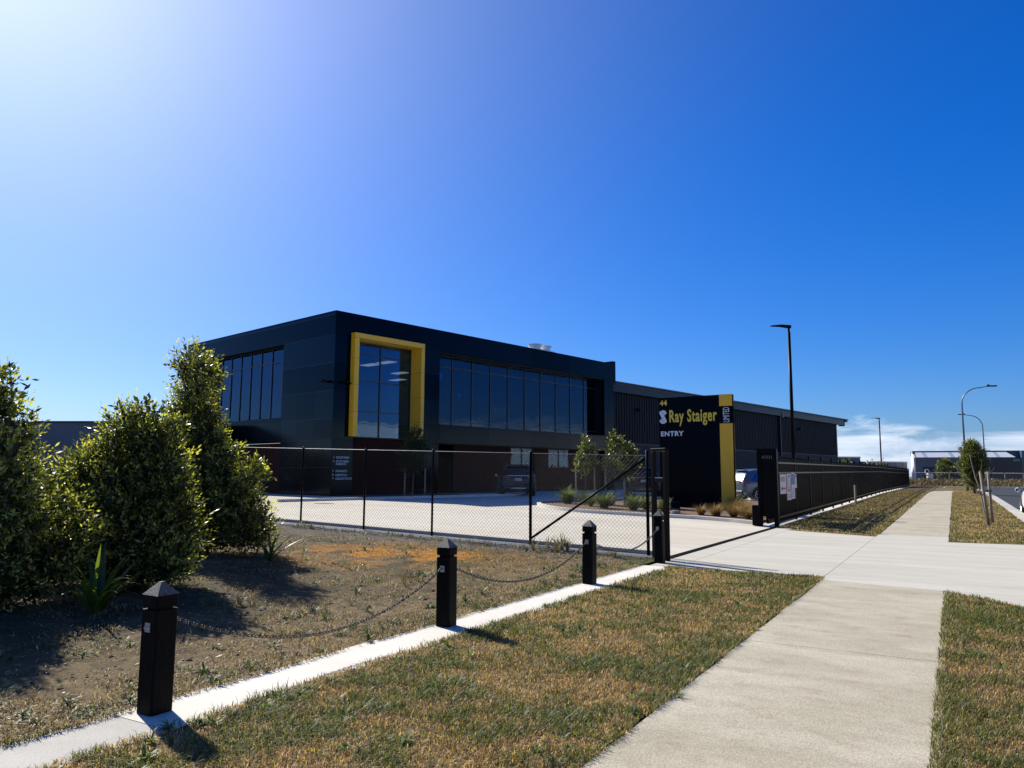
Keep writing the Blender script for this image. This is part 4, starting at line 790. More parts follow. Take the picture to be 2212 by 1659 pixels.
def logo():
    cx, cz = 0.165, 3.815 - z0s; hw, hh = .155, .275
    def ribbon(p, q, w, y, m, name, n_=7):
        b = MB(); d = Vector((q[0] - p[0], 0, q[1] - p[1])).normalized(); s_ = Vector((-d.z, 0, d.x)); pts = []
        for (c, sg2) in ((q, 1), (p, -1)):
            for k in range(n_ + 1):
                a = -math.pi / 2 + math.pi * k / n_; pts.append(Vector((c[0], y, c[1])) + (s_ * math.sin(a) * -1 * sg2 * -1 + d * math.cos(a) * sg2) * w)
        b.poly(pts); return b.build(name, m, sg)
    b = MB()   # hourglass outline: two rounded lobes crossing
    for sgn in (1, -1):
        pts = [(cx, -.0055, cz)]
        for k in range(11): a = math.pi * k / 10; pts.append((cx + math.cos(a) * hw, -.0055, cz + sgn * (hh * .52 + math.sin(a) * hh * .48)))
        b.poly(pts)
    b.build('emblem_ground', M['lettergrey'], sg)
    ribbon((cx - .085, cz + .175), (cx + .085, cz - .175), .085, -.0075, M['signblue'], 'emblem_outline'); ribbon((cx - .085, cz + .175), (cx + .085, cz - .175), .072, -.0095, M['lettergrey'], 'emblem_band')
    b = MB()
    for i in range(5):
        for sx_ in (0,):
            t = (i + .5) / 5; px_, pz_ = cx - .085 + .17 * t, cz + .175 - .35 * t; b.poly([(px_ + math.cos(a) * .013, -.0115, pz_ + math.sin(a) * .013) for a in [2 * math.pi * k / 8 for k in range(8)]])
    for (px_, pz_) in ((cx + .09, cz + .19), (cx + .06, cz + .12), (cx - .09, cz - .19), (cx - .06, cz - .12)): b.poly([(px_ + math.cos(a) * .012, -.0065, pz_ + math.sin(a) * .012) for a in [2 * math.pi * k / 8 for k in range(8)]])
    b.build('emblem_dots', M['signblue'], sg)
logo()
fl = thing('floodlight', 'small black ground floodlight aimed at the foot of the sign', 'floodlight', (5.55, 25.9, zw(5.55, 25.9) + .1), R(20))
MB().box(-.13, .13, -.12, .10, 0, .07).build('base_block', M['kerb'], fl); o = MB().box(-.15, .15, -.03, .03, -.11, .11).build('lamp_head', M['black_metal'], fl, bevel=.01, loc=(.02, .02, .24)); o.rotation_euler = (R(-20), 0, 0)
MB().box(-.16, -.153, -.02, .04, .05, .28).box(.183, .19, -.02, .04, .05, .28).build('yoke', M['black_metal'], fl)

# ------------------------------------------------------------------ planted island and its kerb
isl = [(2.52, 33.15), (1.75, 32.4), (1.22, 31.2), (1.08, 29.92), (1.28, 28.5), (1.75, 27.2), (2.4, 26.3), (3.3, 25.75), (4.45, 25.1), (5.85, 24.5), (6.6, 23.75), (7.0, 23.2), (7.35, 22.7)]
isd = [SD(*p) for p in isl]
isd_poly = isd + [(10.6, 0.75), (20, 0.75), (26, 1.5), (24.5, 9.2)]
drape('planting_bed', isd_poly, 0.07, M['mulch'], 0.07)
def kerb_line(name, pts, w=0.15, off=0.11, th=0.13):
    n_ = len(pts); P = [Vector((*p, 0)) for p in pts]; L_, R_ = [], []
    for i in range(n_):
        t = (P[min(i + 1, n_ - 1)] - P[max(i - 1, 0)]).normalized(); nn = Vector((-t.y, t.x, 0)); L_.append(P[i] + nn * w / 2); R_.append(P[i] - nn * w / 2)
    b = MB()
    for i in range(n_):
        for (q, k) in ((L_[i], 0), (R_[i], 1)):
            z = zw(q.x, q.y); b.v += [(q.x, q.y, z + off - th), (q.x, q.y, z + off)]
    for i in range(n_ - 1):
        a = i * 4; c = a + 4; b.f += [(a + 1, c + 1, c + 3, a + 3), (a, c, c + 1, a + 1), (a + 2, a + 3, c + 3, c + 2)]
    b.f += [(0, 1, 3, 2), (a + 4, a + 6, a + 7, a + 5)]
    return tag(b.build(name, M['strip']), kind='structure')
def smooth_path(pts, n_=4):
    out = []
    for i in range(len(pts) - 1):
        p0 = pts[max(i - 1, 0)]; p1 = pts[i]; p2 = pts[i + 1]; p3 = pts[min(i + 2, len(pts) - 1)]
        for k in range(n_):
            t = k / n_; out.append(tuple(0.5 * ((2 * p1[j]) + (-p0[j] + p2[j]) * t + (2 * p0[j] - 5 * p1[j] + 4 * p2[j] - p3[j]) * t * t + (-p0[j] + 3 * p1[j] - 3 * p2[j] + p3[j]) * t ** 3) for j in range(2)))
    return out + [pts[-1]]
kerb_line('island_kerb', smooth_path([W(24.5, 9.2)] + isl)); kerb_line('parking_kerb', [W(24.5, 9.2), W(26, 1.5)], off=.12)
kerb_line('parking_kerb', [BW(-6, -5.2), BW(8.5, -5.2)], off=.12); tag(drape('building_bed', [SD(*BW(0.5, -.3)), SD(*BW(.5, -3.0)), SD(*BW(7, -3.0)), SD(*BW(7, -.3))], 0.05, M['mulch'], 0.05), kind='structure')

def tussock(x, y, sc, lab, brown=False, i=0, nleaf=150):
    t = thing('brown_tussock' if brown else 'grass_tussock', lab, 'plant', (x, y, zw(x, y) + .06), group='brown tussocks by the gate' if brown else 'green tussocks in the kerbed island')
    pts = [(random.gauss(0, .06) * sc, random.gauss(0, .06) * sc, 0, sc) for _ in range(6)]
    A_, B_ = ((.13, .075, .03), (.33, .21, .10)) if brown else ((.035, .06, .012), (.15, .185, .045))
    o = leafclump(pts, nleaf // 6, 0.72, 0.020 if not brown else .014, (0.75, 1.5), A_, B_, 'blades', None, None, t, None); return t
for i, (x, y, sc, lab) in enumerate(((2.25, 30.9, 1.25, 'fountain shaped green tussock at the rounded left tip of the island'), (3.0, 31.6, .95, 'green tussock behind the left tip of the island'), (3.05, 29.3, .9, 'small tussock left of the middle of the island'), (3.35, 28.0, 1.25, 'tall yellow-green tussock in front of the staked young trees'),
        (4.35, 27.3, 1.15, 'tussock near the island kerb right of the centre'), (4.85, 27.9, 1.0, 'tussock behind the kerb left of the gate frame'), (3.9, 30.4, 1.0, 'tussock at the foot of the middle tree stakes'), (5.0, 29.6, .9, 'tussock on the island behind the mesh near its end post'), (5.35, 26.7, .9, 'low tussock showing beside the gate frame'), (8.9, 30.4, .9, 'green tussock right behind the yellow column of the sign'))):
    tussock(x, y, sc * 1.0, lab, False, i, 300)
for i, (x, y, sc, lab) in enumerate(((6.35, 25.6, .55, 'small brown tussock in front of the sign panel'), (6.75, 25.2, .65, 'brown tussock at the foot of the yellow column'), (7.25, 25.0, .65, 'brown tussock just right of the yellow column'), (7.5, 24.2, .6, 'brown tussock nearest the gate portal'), (7.9, 26.6, .8, 'taller brown tussock between the sign and gate portal'), (8.35, 27.4, .8, 'brown tussock farthest back, below the blue car'), (7.8, 25.6, .7, 'brown tussock in the middle of the brown clump'), (8.5, 28.8, .8, 'brown tussock behind the sign edge'))):
    tussock(x, y, sc * 1.25, lab, True, i, 380)

# ------------------------------------------------------------------ foliage
def crown(name, par, blobs, nshoot, nl, leafL, leafW, colA, colB, tipcol, shoot_len=0.26, seed=1, up=0.5, fill=0.35, zmin=-9):
    """shoots with leaves set over lumpy ellipsoids; blobs: (x,y,z,rx,ry,rz)"""
    B = np.array(blobs, float); vol = (B[:, 3] * B[:, 5]) ** 1.0; n = nshoot; bi = rng.choice(len(B), n, p=vol / vol.sum()); u = rng.normal(size=(n, 3)); u /= np.linalg.norm(u, axis=1)[:, None]
    rad = np.where(rng.random(n) < fill, 0.35 + .55 * rng.random(n), 0.86 + 0.14 * rng.random(n) + 0.10 * (rng.random(n) > .9))
    lump = 1 + 0.42 * (vnoise(u[:, 0] * 2.2 + bi * 7.1 + seed, u[:, 2] * 2.2 + u[:, 1] * 1.7, 1.3, 2) - 0.5) * 2
    P = B[bi, :3] + u * B[bi, 3:6] * (rad * lump)[:, None]
    ok = np.ones(n, bool)
    for k in range(len(B)):   # thin shoots deep inside other blobs
        q = ((P - B[k, :3]) / B[k, 3:6]); ok &= ~(((q ** 2).sum(1) < 0.42) & (rng.random(n) < .75))
    ok &= P[:, 2] > zmin
    P, u, rad = P[ok], u[ok], rad[ok]; n = len(P); a = u + rng.normal(size=(n, 3)) * .38; a[:, 2] += up; a /= np.linalg.norm(a, axis=1)[:, None]
    ref = rng.normal(size=(n, 3)); e1 = np.cross(a, ref); e1 /= np.linalg.norm(e1, axis=1)[:, None]; e2 = np.cross(a, e1)
    sl_ = shoot_len * (.5 + .9 * rng.random(n)); Vs, Cs = [], []
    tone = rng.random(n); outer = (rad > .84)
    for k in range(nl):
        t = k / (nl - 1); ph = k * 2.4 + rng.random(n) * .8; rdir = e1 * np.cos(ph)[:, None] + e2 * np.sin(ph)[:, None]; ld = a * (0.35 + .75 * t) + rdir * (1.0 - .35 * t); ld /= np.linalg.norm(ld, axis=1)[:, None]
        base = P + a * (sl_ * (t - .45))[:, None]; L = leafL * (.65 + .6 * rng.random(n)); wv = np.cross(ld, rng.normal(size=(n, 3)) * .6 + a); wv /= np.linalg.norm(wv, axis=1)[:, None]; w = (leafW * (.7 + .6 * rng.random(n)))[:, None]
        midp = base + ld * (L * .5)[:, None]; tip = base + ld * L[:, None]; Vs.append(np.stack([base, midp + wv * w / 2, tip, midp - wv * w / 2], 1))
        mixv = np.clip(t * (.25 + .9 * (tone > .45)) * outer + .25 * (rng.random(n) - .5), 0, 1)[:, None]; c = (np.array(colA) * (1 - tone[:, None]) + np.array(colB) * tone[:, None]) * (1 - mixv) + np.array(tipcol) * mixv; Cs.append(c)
    V = np.concatenate(Vs, 0); Cc = np.concatenate(Cs, 0); F = np.arange(len(V) * 4).reshape(-1, 4)
    return arr_mesh(name, V.reshape(-1, 3), F, Cc, M['leaf'], par)
def limbs(par, base, blobs, r0, m, name='trunk', n_=9, seed=0):
    b = MB(); rnd = random.Random(seed)
    for k in range(n_):
        t = rnd.choice(blobs); tgt = Vector((t[0] + rnd.uniform(-.7, .7) * t[3], t[1] + rnd.uniform(-.7, .7) * t[4], t[2] + rnd.uniform(-.2, .75) * t[5])); p0 = Vector(base) + Vector((rnd.uniform(-1, 1), rnd.uniform(-1, 1), 0)) * r0 * 2.2
        mid = p0.lerp(tgt, .45) + Vector((rnd.uniform(-.1, .1), rnd.uniform(-.1, .1), .12)); rr_ = r0 * rnd.uniform(.45, 1); b.tube([p0, mid, tgt], [rr_, rr_ * .6, rr_ * .18], 6)
    return b.build(name, m, par, smooth=True)
def bush(label, x, y, blobs, nshoot, seed, leaf=(.062, .023), name='bushy_tree', colA=(.022, .032, .010), colB=(.095, .105, .030), tip=(.40, .38, .11), r0=.05):
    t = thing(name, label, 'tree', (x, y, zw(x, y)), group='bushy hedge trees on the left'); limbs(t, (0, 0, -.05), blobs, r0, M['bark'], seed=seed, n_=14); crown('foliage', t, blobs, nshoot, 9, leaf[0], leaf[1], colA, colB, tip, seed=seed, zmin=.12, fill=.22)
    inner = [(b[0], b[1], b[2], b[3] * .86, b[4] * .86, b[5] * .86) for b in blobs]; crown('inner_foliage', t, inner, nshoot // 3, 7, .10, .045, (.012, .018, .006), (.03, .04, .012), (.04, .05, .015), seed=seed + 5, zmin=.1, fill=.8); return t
# each is a handful of leafy leaders rising from one clump: (x offset, top height, radius)
def leaders(cols, seed):
    rnd = random.Random(seed); out = []
    for (dx, zt, r_) in cols:
        z = .28; dy = rnd.uniform(-.18, .18)
        while z < zt - r_ * .55:
            f = min(1, (zt - z) / (r_ * 3.2)); rr_ = r_ * (.55 + .5 * f) * rnd.uniform(.78, 1.18); out.append((dx + rnd.uniform(-.10, .10) * (.4 + f), dy + rnd.uniform(-.2, .2), z, rr_, rr_ * 1.05, rr_ * rnd.uniform(.8, 1.25))); z += r_ * .75
    return out
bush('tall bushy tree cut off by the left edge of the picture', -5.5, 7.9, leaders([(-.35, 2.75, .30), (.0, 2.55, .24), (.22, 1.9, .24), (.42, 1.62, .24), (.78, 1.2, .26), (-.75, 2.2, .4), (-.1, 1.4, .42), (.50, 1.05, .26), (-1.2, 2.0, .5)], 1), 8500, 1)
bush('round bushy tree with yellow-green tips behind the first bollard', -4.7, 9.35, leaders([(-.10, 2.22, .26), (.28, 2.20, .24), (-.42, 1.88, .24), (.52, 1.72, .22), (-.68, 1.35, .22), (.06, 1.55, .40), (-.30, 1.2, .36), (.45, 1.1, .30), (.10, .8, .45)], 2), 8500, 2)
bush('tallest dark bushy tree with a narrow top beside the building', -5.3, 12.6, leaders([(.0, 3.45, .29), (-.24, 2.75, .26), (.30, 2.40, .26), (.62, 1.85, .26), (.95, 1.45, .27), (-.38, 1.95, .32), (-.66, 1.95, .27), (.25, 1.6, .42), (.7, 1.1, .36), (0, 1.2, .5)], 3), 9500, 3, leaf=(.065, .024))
# flax with strap leaves between the first two
def flax(label, x, y, blades_, seed):
    rnd = random.Random(seed); t = thing('flax_plant', label, 'plant', (x, y, zw(x, y)))
    for (az, el, L, w, curl) in blades_:
        b = MB(); cur = Vector((rnd.uniform(-.05, .05), rnd.uniform(-.05, .05), 0)); e = el; dx = Vector((math.sin(az), math.cos(az), 0)); sd_ = Vector((dx.y, -dx.x, 0)); n_ = 7; L_, R_ = [], []
        for k in range(n_ + 1):
            ww = w * (math.sin(math.pi * min(.97, .22 + .76 * k / n_)) ** .7) if k < n_ else .001; L_.append(cur - sd_ * ww / 2); R_.append(cur + sd_ * ww / 2); cur = cur + (dx * math.cos(e) + Vector((0, 0, math.sin(e)))) * (L / n_); e -= curl / n_
        b.v = [tuple(p) for p in L_] + [tuple(p) for p in R_]; b.f = [(k, k + 1, k + n_ + 2, k + n_ + 1) for k in range(n_)]
        me = bpy.data.meshes.new('strap_leaf'); me.from_pydata(b.v, [], b.f); me.materials.append(M['flax']); me.polygons.foreach_set('use_smooth', [True] * len(me.polygons)); link('strap_leaf', me, t)
    return t
mf, nf, lf = new_mat('flax_leaf'); pbf = nf['Principled BSDF']; pbf.inputs['Base Color'].default_value = (.055, .085, .015, 1); pbf.inputs['Roughness'].default_value = .35
trf = nf.new('ShaderNodeBsdfTranslucent'); trf.inputs[0].default_value = (.16, .22, .02, 1); mxf = nf.new('ShaderNodeMixShader'); mxf.inputs[0].default_value = .45; lf.new(pbf.outputs[0], mxf.inputs[1]); lf.new(trf.outputs[0], mxf.inputs[2]); lf.new(mxf.outputs[0], nf['Material Output'].inputs[0]); M['flax'] = mf
rf_ = random.Random(4)
flax('flax plant with long bright strap leaves between the two left bushy trees', -4.15, 7.75, [(rf_.uniform(0, 6.28), rf_.uniform(.8, 1.45), rf_.uniform(.4, .9), rf_.uniform(.022, .042), rf_.uniform(.2, 1.9)) for _ in range(40)], 4)
flax('flax plant with arching strap leaves below the tallest bushy tree', -3.75, 11.9, [(rf_.uniform(0, 6.28), rf_.uniform(.4, 1.3), rf_.uniform(.4, .8), rf_.uniform(.025, .04), rf_.uniform(.5, 1.6)) for _ in range(22)], 5)

def stake(par, x, y, h, lean=0.0, r=.028): MB().tube([(x, y, -.1), (x + lean, y, h)], [r, r * .93], 7).build('stake', M['stake'], par, smooth=True)
def island_tree(label, x, y, h, w, seed, stakes):
    t = thing('young_tree', label, 'tree', (x, y, zw(x, y) + .05), group='staked young trees on the island'); bl = [(0, 0, h * .64, w * .36, w * .36, h * .13), (.08, 0, h * .80, w * .26, w * .26, h * .13), (0, 0, h * .93, w * .13, w * .13, h * .08), (-.1, 0, h * .52, w * .26, w * .26, h * .09)]
    MB().tube([(0, 0, -.05), (.02, 0, h * .45), (0, 0, h * .92)], [.022, .018, .006], 6).build('trunk', M['bark'], t, smooth=True); crown('foliage', t, bl, 330, 6, .10, .06, (.014, .024, .010), (.05, .065, .022), (.14, .15, .05), shoot_len=.2, seed=seed, fill=.5)
    for (sx_, sy_, sh, sm) in stakes: MB().tube([(sx_, sy_, -.1), (sx_, sy_, sh)], [.034, .032], 7).build('stake', M['stake'], t, smooth=True)
island_tree('young staked tree at the left of the island', 3.05, 31.5, 2.75, 1.15, 11, ((-.38, 0, 1.55, 0), (.40, .1, 1.5, 0)))
island_tree('taller young staked tree at the centre of the island', 4.15, 30.7, 2.95, 1.2, 12, ((-.36, 0, 1.6, 0), (.42, .1, 1.45, 0)))
island_tree('slender young tree right of the centre of the island', 4.75, 30.6, 2.55, .95, 13, ())
# dark tree in the building's shade
t = thing('shaded_tree', 'dark leafy tree with two stakes in shade before the brick wall', 'tree', (-4.75, 36.6, .36)); MB().tube([(0, 0, 0), (.05, 0, 1.6), (0, 0, 2.6)], [.05, .04, .02], 6).build('trunk', M['bark'], t)
crown('foliage', t, [(0, 0, 2.0, .62, .6, .7), (.1, 0, 2.7, .45, .45, .55), (-.1, 0, 1.5, .5, .5, .4)], 900, 7, .10, .05, (.015, .025, .01), (.035, .05, .018), (.05, .06, .02), seed=20)
for sx_ in (-.35, .62): MB().tube([(sx_, -.2, -.1), (sx_, -.2, 1.35)], .035, 6).build('stake', M['stake'], t)
# street tree and the bare staked sapling
def px_tree(label, x, y, h, w, seed, nsh, name='street_tree', leaf=(.14, .05)):
    t = thing(name, label, 'tree', (x, y, zw(x, y))); bl = [(0, 0, h * .38, w * .42, w * .42, h * .24), (0, 0, h * .55, w * .52, w * .5, h * .26), (.05, 0, h * .76, w * .42, w * .4, h * .20), (0, 0, h * .90, w * .22, w * .22, h * .12)]
    MB().tube([(0, 0, -.1), (.03, 0, h * .4), (0, 0, h * .9)], [.09, .07, .02], 7).build('trunk', M['bark'], t, smooth=True); limbs(t, (0, 0, .2), bl, .03, M['bark'], name='branches', n_=8, seed=seed); crown('foliage', t, bl, nsh, 8, leaf[0], leaf[1], (.018, .032, .012), (.05, .07, .02), (.15, .15, .045), shoot_len=.35, seed=seed, up=.7, fill=.35); return t
px_tree('dense egg shaped street tree beside the far footpath', 33.55, 55.2, 3.7, 1.6, 31, 2800)
px_tree('distant slim street tree at the bend of the path', 61.6, 108.0, 3.6, 2.1, 32, 420, leaf=(.3, .1))
st = thing('bare_sapling', 'bare leaning sapling tied to two timber stakes on the verge', 'tree', (*W(14.9, -5.30), 0.02), SROT)
tr_ = MB(); tr_.tube([(.15, .02, -.05), (.10, .12, .6), (.02, .20, 1.1), (-.1, .30, 1.5), (-.1, .36, 1.85), (-.05, .40, 2.15)], [.030, .026, .022, .016, .010, .004], 7); tr_.build('trunk', M['palebark'], st, smooth=True)
br = MB()
for (p, q, r_, s__) in (((.02, .20, 1.1), (-.1, .52, 1.45), (-.1, .66, 1.7), .010), ((-.0, .2, 1.1), (0, -.05, 1.5), (.05, -.12, 1.75), .009), ((-.08, .28, 1.45), (-.05, .12, 1.7), (-.1, .08, 2.0), .006), ((.05, .17, .9), (.1, .4, 1.15), (.1, .55, 1.25), .006), ((-.1, .34, 1.7), (-.1, .48, 1.9), (-.1, .5, 2.05), .005), ((-.08, .45, 1.35), (-.05, .6, 1.35), (-.05, .66, 1.45), .005), ((0, -.08, 1.58), (0, -.2, 1.68), (0, -.24, 1.8), .004)): br.tube([p, q, r_], [s__, s__ * .7, s__ * .3], 5)
br.build('branches', M['palebark'], st, smooth=True)
MB().tube([(-.75, .02, -.1), (-.80, .17, 1.62)], [.045, .040], 8).build('stake', M['stake'], st, smooth=True); MB().tube([(.85, -.12, -.1), (.83, -.08, 1.62)], [.045, .040], 8).build('stake', M['stake'], st, smooth=True)
MB().tube([(-.83, .2, .98), (-.76, .18, .94), (.05, .26, .94), (-.76, .10, .93), (-.83, .1, .95)], .022, 5).build('tie', M['strap'], st); MB().tube([(.88, -.13, 1.08), (.8, -.02, 1.02), (.05, .27, .98), (.78, -.14, 1.02)], .022, 5).build('tie', M['strap'], st)
# shrubs beyond the picket fence
for (x, y, h, w, lab, sd__) in ((55, 98, 4.6, 7, 'broad dark shrub at the far end of the warehouse', 41), (63.5, 100.5, 4.0, 4, 'round shrub behind the fence left of the far lamp', 42), (74.5, 109.0, 3.9, 3.2, 'spindly tree at the foot of the far lamp', 43)):
    pass
def far_shrub(label, x, y, h, w, seed, nsh=380):
    t = thing('far_shrub', label, 'shrub', (x, y, .2), group='shrubs beyond the picket fence'); bl = [(0, 0, h * .6, w * .5, w * .4, h * .36), (w * .18, 0, h * .75, w * .3, w * .3, h * .24), (-w * .2, 0, h * .65, w * .3, w * .3, h * .25)]
    MB().tube([(0, 0, -.1), (0, 0, h * .6)], [.08, .04], 6).build('trunk', M['bark'], t); crown('foliage', t, bl, nsh, 6, .30, .11, (.02, .035, .012), (.06, .075, .025), (.12, .13, .045), shoot_len=.5, seed=seed)
far_shrub('broad shrub at the foot of the warehouse end wall', 45.8, 105, 3.3, 2.6, 41, 260); far_shrub('round shrub beyond the fence left of the far lamp', 49.4, 105, 3.1, 1.7, 42, 150); far_shrub('spindly shrub under the far lamp behind the fence', 51.4, 105.5, 3.3, 1.1, 43, 90)

# ------------------------------------------------------------------ lamps
def arealamp(label, x, y, h, armlen=1.05):
    z = zw(x, y); t = thing('area_lamp', label, 'lamp post', (x, y, z), 0, 'straight black lamp posts with one flat head'); MB().tube([(0, 0, 0), (0, 0, h - .35)], [.11, .085], 12).build('pole', M['black_metal'], t, smooth=True); MB().tube([(0, 0, h - .35), (0, 0, h - .1)], [.06, .06], 10).build('spigot', M['black_metal'], t, smooth=True)
    b = MB(); b.v = [(.1, -.14, h - .14), (.1, .14, h - .14), (.1, .14, h + .02), (.1, -.14, h + .02), (-armlen * .45, -.19, h - .04), (-armlen * .45, .19, h - .04), (-armlen * .45, .19, h + .05), (-armlen * .45, -.19, h + .05), (-armlen, -.15, h - .02), (-armlen, .15, h - .02), (-armlen, .15, h + .0), (-armlen, -.15, h + .0)]
    b.f = [(0, 1, 2, 3), (0, 4, 5, 1), (1, 5, 6, 2), (2, 6, 7, 3), (3, 7, 4, 0), (4, 8, 9, 5), (5, 9, 10, 6), (6, 10, 11, 7), (7, 11, 8, 4), (8, 11, 10, 9)]; b.build('lamp_head', M['black_metal'], t)
arealamp('tall black lamp post with a flat head rising before the warehouse', 16.14, 43.39, 9.98); arealamp('distant black lamp post with a flat head past the warehouse end', 53.6, 110.0, 9.6)
def street_lamp(label, x, y, h, reach, az):
    t = thing('street_lamp', label, 'street lamp', (x, y, zw(x, y)), az, 'curved grey street lamps'); z1 = h - reach * .75; pts = [(0, 0, 0), (0, 0, z1)]; rs = [.10, .065]
    for k in range(1, 9): a = math.pi / 2 * k / 8; pts.append((reach * .72 * (1 - math.cos(a)), 0, z1 + reach * .7 * math.sin(a))); rs.append(.06 - .002 * k)
    pts.append((reach * 1.05, 0, z1 + reach * .75)); rs.append(.035); MB().tube(pts, rs, 9).build('pole', M['pole_grey'], t, smooth=True); MB().tube([(0, 0, 0), (0, 0, h * .22)], .115, 10).build('base_sleeve', M['pole_grey'], t, smooth=True)
    b = MB().box(reach * 1.02, reach * 1.02 + .75, -.14, .14, z1 + reach * .74, z1 + reach * .79).box(reach * 1.05, reach * 1.05 + .12, -.05, .05, z1 + reach * .792, z1 + reach * .84); b.build('lamp_head', M['black_metal'], t)
street_lamp('nearer curved street lamp whose arm reaches right over the road', 38.9, 65.0, 8.95, 2.0, R(-12)); street_lamp('farther curved street lamp whose arm reaches left', 59.6, 95.5, 9.0, 2.1, R(178))

# ------------------------------------------------------------------ cars
def make_car(name, label, loc, rz, pm, plate=None, L=4.45, Wd=1.84, Hh=1.63, parts_rails=True):
    """local +x is forward; origin on the ground at the middle"""
    t = thing(name, label, 'car', loc, rz); h = Wd / 2; k = Hh / 1.63
    # stations: x, half width, sill z, belt z, roof z, roof half width
    st_ = [(-L / 2, .80, .42, .88, .92, .70), (-L / 2 + .05, .94, .34, .98, 1.02, .80), (-L / 2 + .22, 1.0, .30, 1.04, 1.30, .74), (-L / 2 + .48, 1.0, .24, 1.05, 1.585, .66), (-L / 2 + .95, 1.0, .24, 1.03, 1.63, .66), (-.2, 1.0, .24, 1.00, 1.63, .67), (.45, 1.0, .24, .98, 1.58, .65), (1.02, 1.0, .24, .97, 1.16, .74), (1.25, .99, .24, .96, 1.01, .80), (L / 2 - .45, .96, .26, .86, .90, .78), (L / 2 - .1, .86, .32, .72, .76, .66), (L / 2, .70, .40, .60, .63, .50)]
    b = MB(); ring = []
    for (x, w, zs_, zb, zr, rw) in st_:
        w *= h; rw *= h if zr - zb > .12 else h; zs_, zb, zr = zs_ * k, zb * k, zr * k
        pts = [(0, zs_), (w * .88, zs_), (w, zs_ + .10), (w * 1.0, (zs_ + zb) / 2), (w * .975, zb - .03), (w * .93 if zr - zb > .12 * k else w * .9, zb), ((rw + w * .93) / 2 if zr - zb > .12 * k else rw * .96, (zb + zr) / 2 + .01), (rw, zr - .03 * (zr - zb > .12 * k)), (rw * .85, zr), (0, zr + .015)]
        ring.append([(x, -p[0], p[1]) for p in pts] + [(x, p[0], p[1]) for p in reversed(pts[1:-1])])
    n_ = len(ring[0])
    for r_ in ring: b.v += r_
    for i in range(len(ring) - 1):
        for j in range(n_): b.f.append((i * n_ + j, i * n_ + (j + 1) % n_, (i + 1) * n_ + (j + 1) % n_, (i + 1) * n_ + j))
    b.f.append(tuple(range(n_))); b.f.append(tuple((len(ring) - 1) * n_ + j for j in range(n_)))
    o = b.build('body', pm, t, smooth=True); sb = o.modifiers.new('s', 'SUBSURF'); sb.levels = 2; sb.render_levels = 2
    # glass: inset, slightly proud quads following the greenhouse
    def at(i, f, j): r0, r1 = ring[i][j], ring[min(i + 1, len(ring) - 1)][j]; return Vector(r0).lerp(Vector(r1), f)
    def mir(p): return Vector((p.x, -p.y, p.z))
    for sgn in (1, -1):
        gl_ = MB(); lo = [Vector((-L / 2 + .55, -.955 * h, 1.08 * k)), Vector((-.9, -.96 * h, 1.06 * k)), Vector((.25, -.96 * h, 1.03 * k)), Vector((.98, -.94 * h, 1.00 * k))]; hi = [Vector((-L / 2 + .78, -.79 * h, 1.40 * k)), Vector((-.9, -.735 * h, 1.53 * k)), Vector((.2, -.74 * h, 1.53 * k)), Vector((.55, -.76 * h, 1.44 * k))]
        for i in range(3):
            q = [lo[i], lo[i + 1], hi[i + 1], hi[i]]; q = [Vector((p.x + (.03 if m_ in (0, 3) else -.03), p.y - .012, p.z)) for m_, p in enumerate(q)]
            if sgn < 0: q = [mir(p) for p in q]
            gl_.poly(q)
        gl_.build('side_window', M['carglass'], t)
    xb = -L / 2; MB().poly([(xb + .12, -.70 * h, 1.10 * k), (xb + .12, .70 * h, 1.10 * k), (xb + .40, .60 * h, 1.50 * k), (xb + .40, -.60 * h, 1.50 * k)]).build('rear_window', M['carglass'], t)
    MB().poly([(1.14, -.76 * h, 1.10 * k), (1.14, .76 * h, 1.10 * k), (.56, .64 * h, 1.53 * k), (.56, -.64 * h, 1.53 * k)]).build('windscreen', M['carglass'], t)
    MB().box(xb + .30, xb + .55, -.56 * h, .56 * h, 1.575 * k, 1.60 * k).build('spoiler', pm, t, bevel=.01)
    for sgn in (-1, 1):
        MB().prism([(xb + .02, sgn * .52 * h), (xb + .0, sgn * .60 * h), (xb + .10, sgn * .93 * h), (xb + .36, sgn * 1.0 * h), (xb + .36, sgn * .9 * h), (xb + .2, sgn * .5 * h)], .90 * k, 1.02 * k).build('tail_light', M['tail'], t)
        MB().prism([(L / 2 - .30, sgn * .60 * h), (L / 2 - .10, sgn * .62 * h), (L / 2 - .18, sgn * .84 * h), (L / 2 - .42, sgn * .93 * h)], .62 * k, .74 * k).build('headlight', M['gal'], t)
        m_ = MB().tube([(.86, sgn * (h + .06), 1.03 * k), (.84, sgn * (h + .14), 1.04 * k), (.86, sgn * (h + .20), 1.04 * k)], [.07, .095, .06], 8).build('mirror', pm, t, smooth=True); MB().box(.755, .768, sgn * (h + .13) - .075, sgn * (h + .13) + .075, .98 * k, 1.10 * k).build('mirror_glass', M['carglass'], m_); MB().box(.82, .87, min(sgn * h * .92, sgn * (h + .09)), max(sgn * h * .92, sgn * (h + .09)), .97 * k, 1.0 * k).build('mirror_foot', M['plastic'], m_)
    MB().box(xb - .035, xb + .12, -.86 * h, .86 * h, .34 * k, .56 * k).build('rear_bumper', M['plastic'], t, bevel=.03); MB().box(xb - .045, xb - .036, -.42 * h, .42 * h, .40 * k, .43 * k).build('bumper_trim', M['rim'], t)
    MB().box(xb + .0, xb + .04, -.60 * h, .60 * h, 1.035 * k, 1.055 * k).build('tailgate_trim', M['rim'], t)
    pl_ = MB().box(xb - .012, xb + .03, -.18, .18, .80 * k, .92 * k).build('number_plate', M['noticew'] if plate else M['plastic'], t)
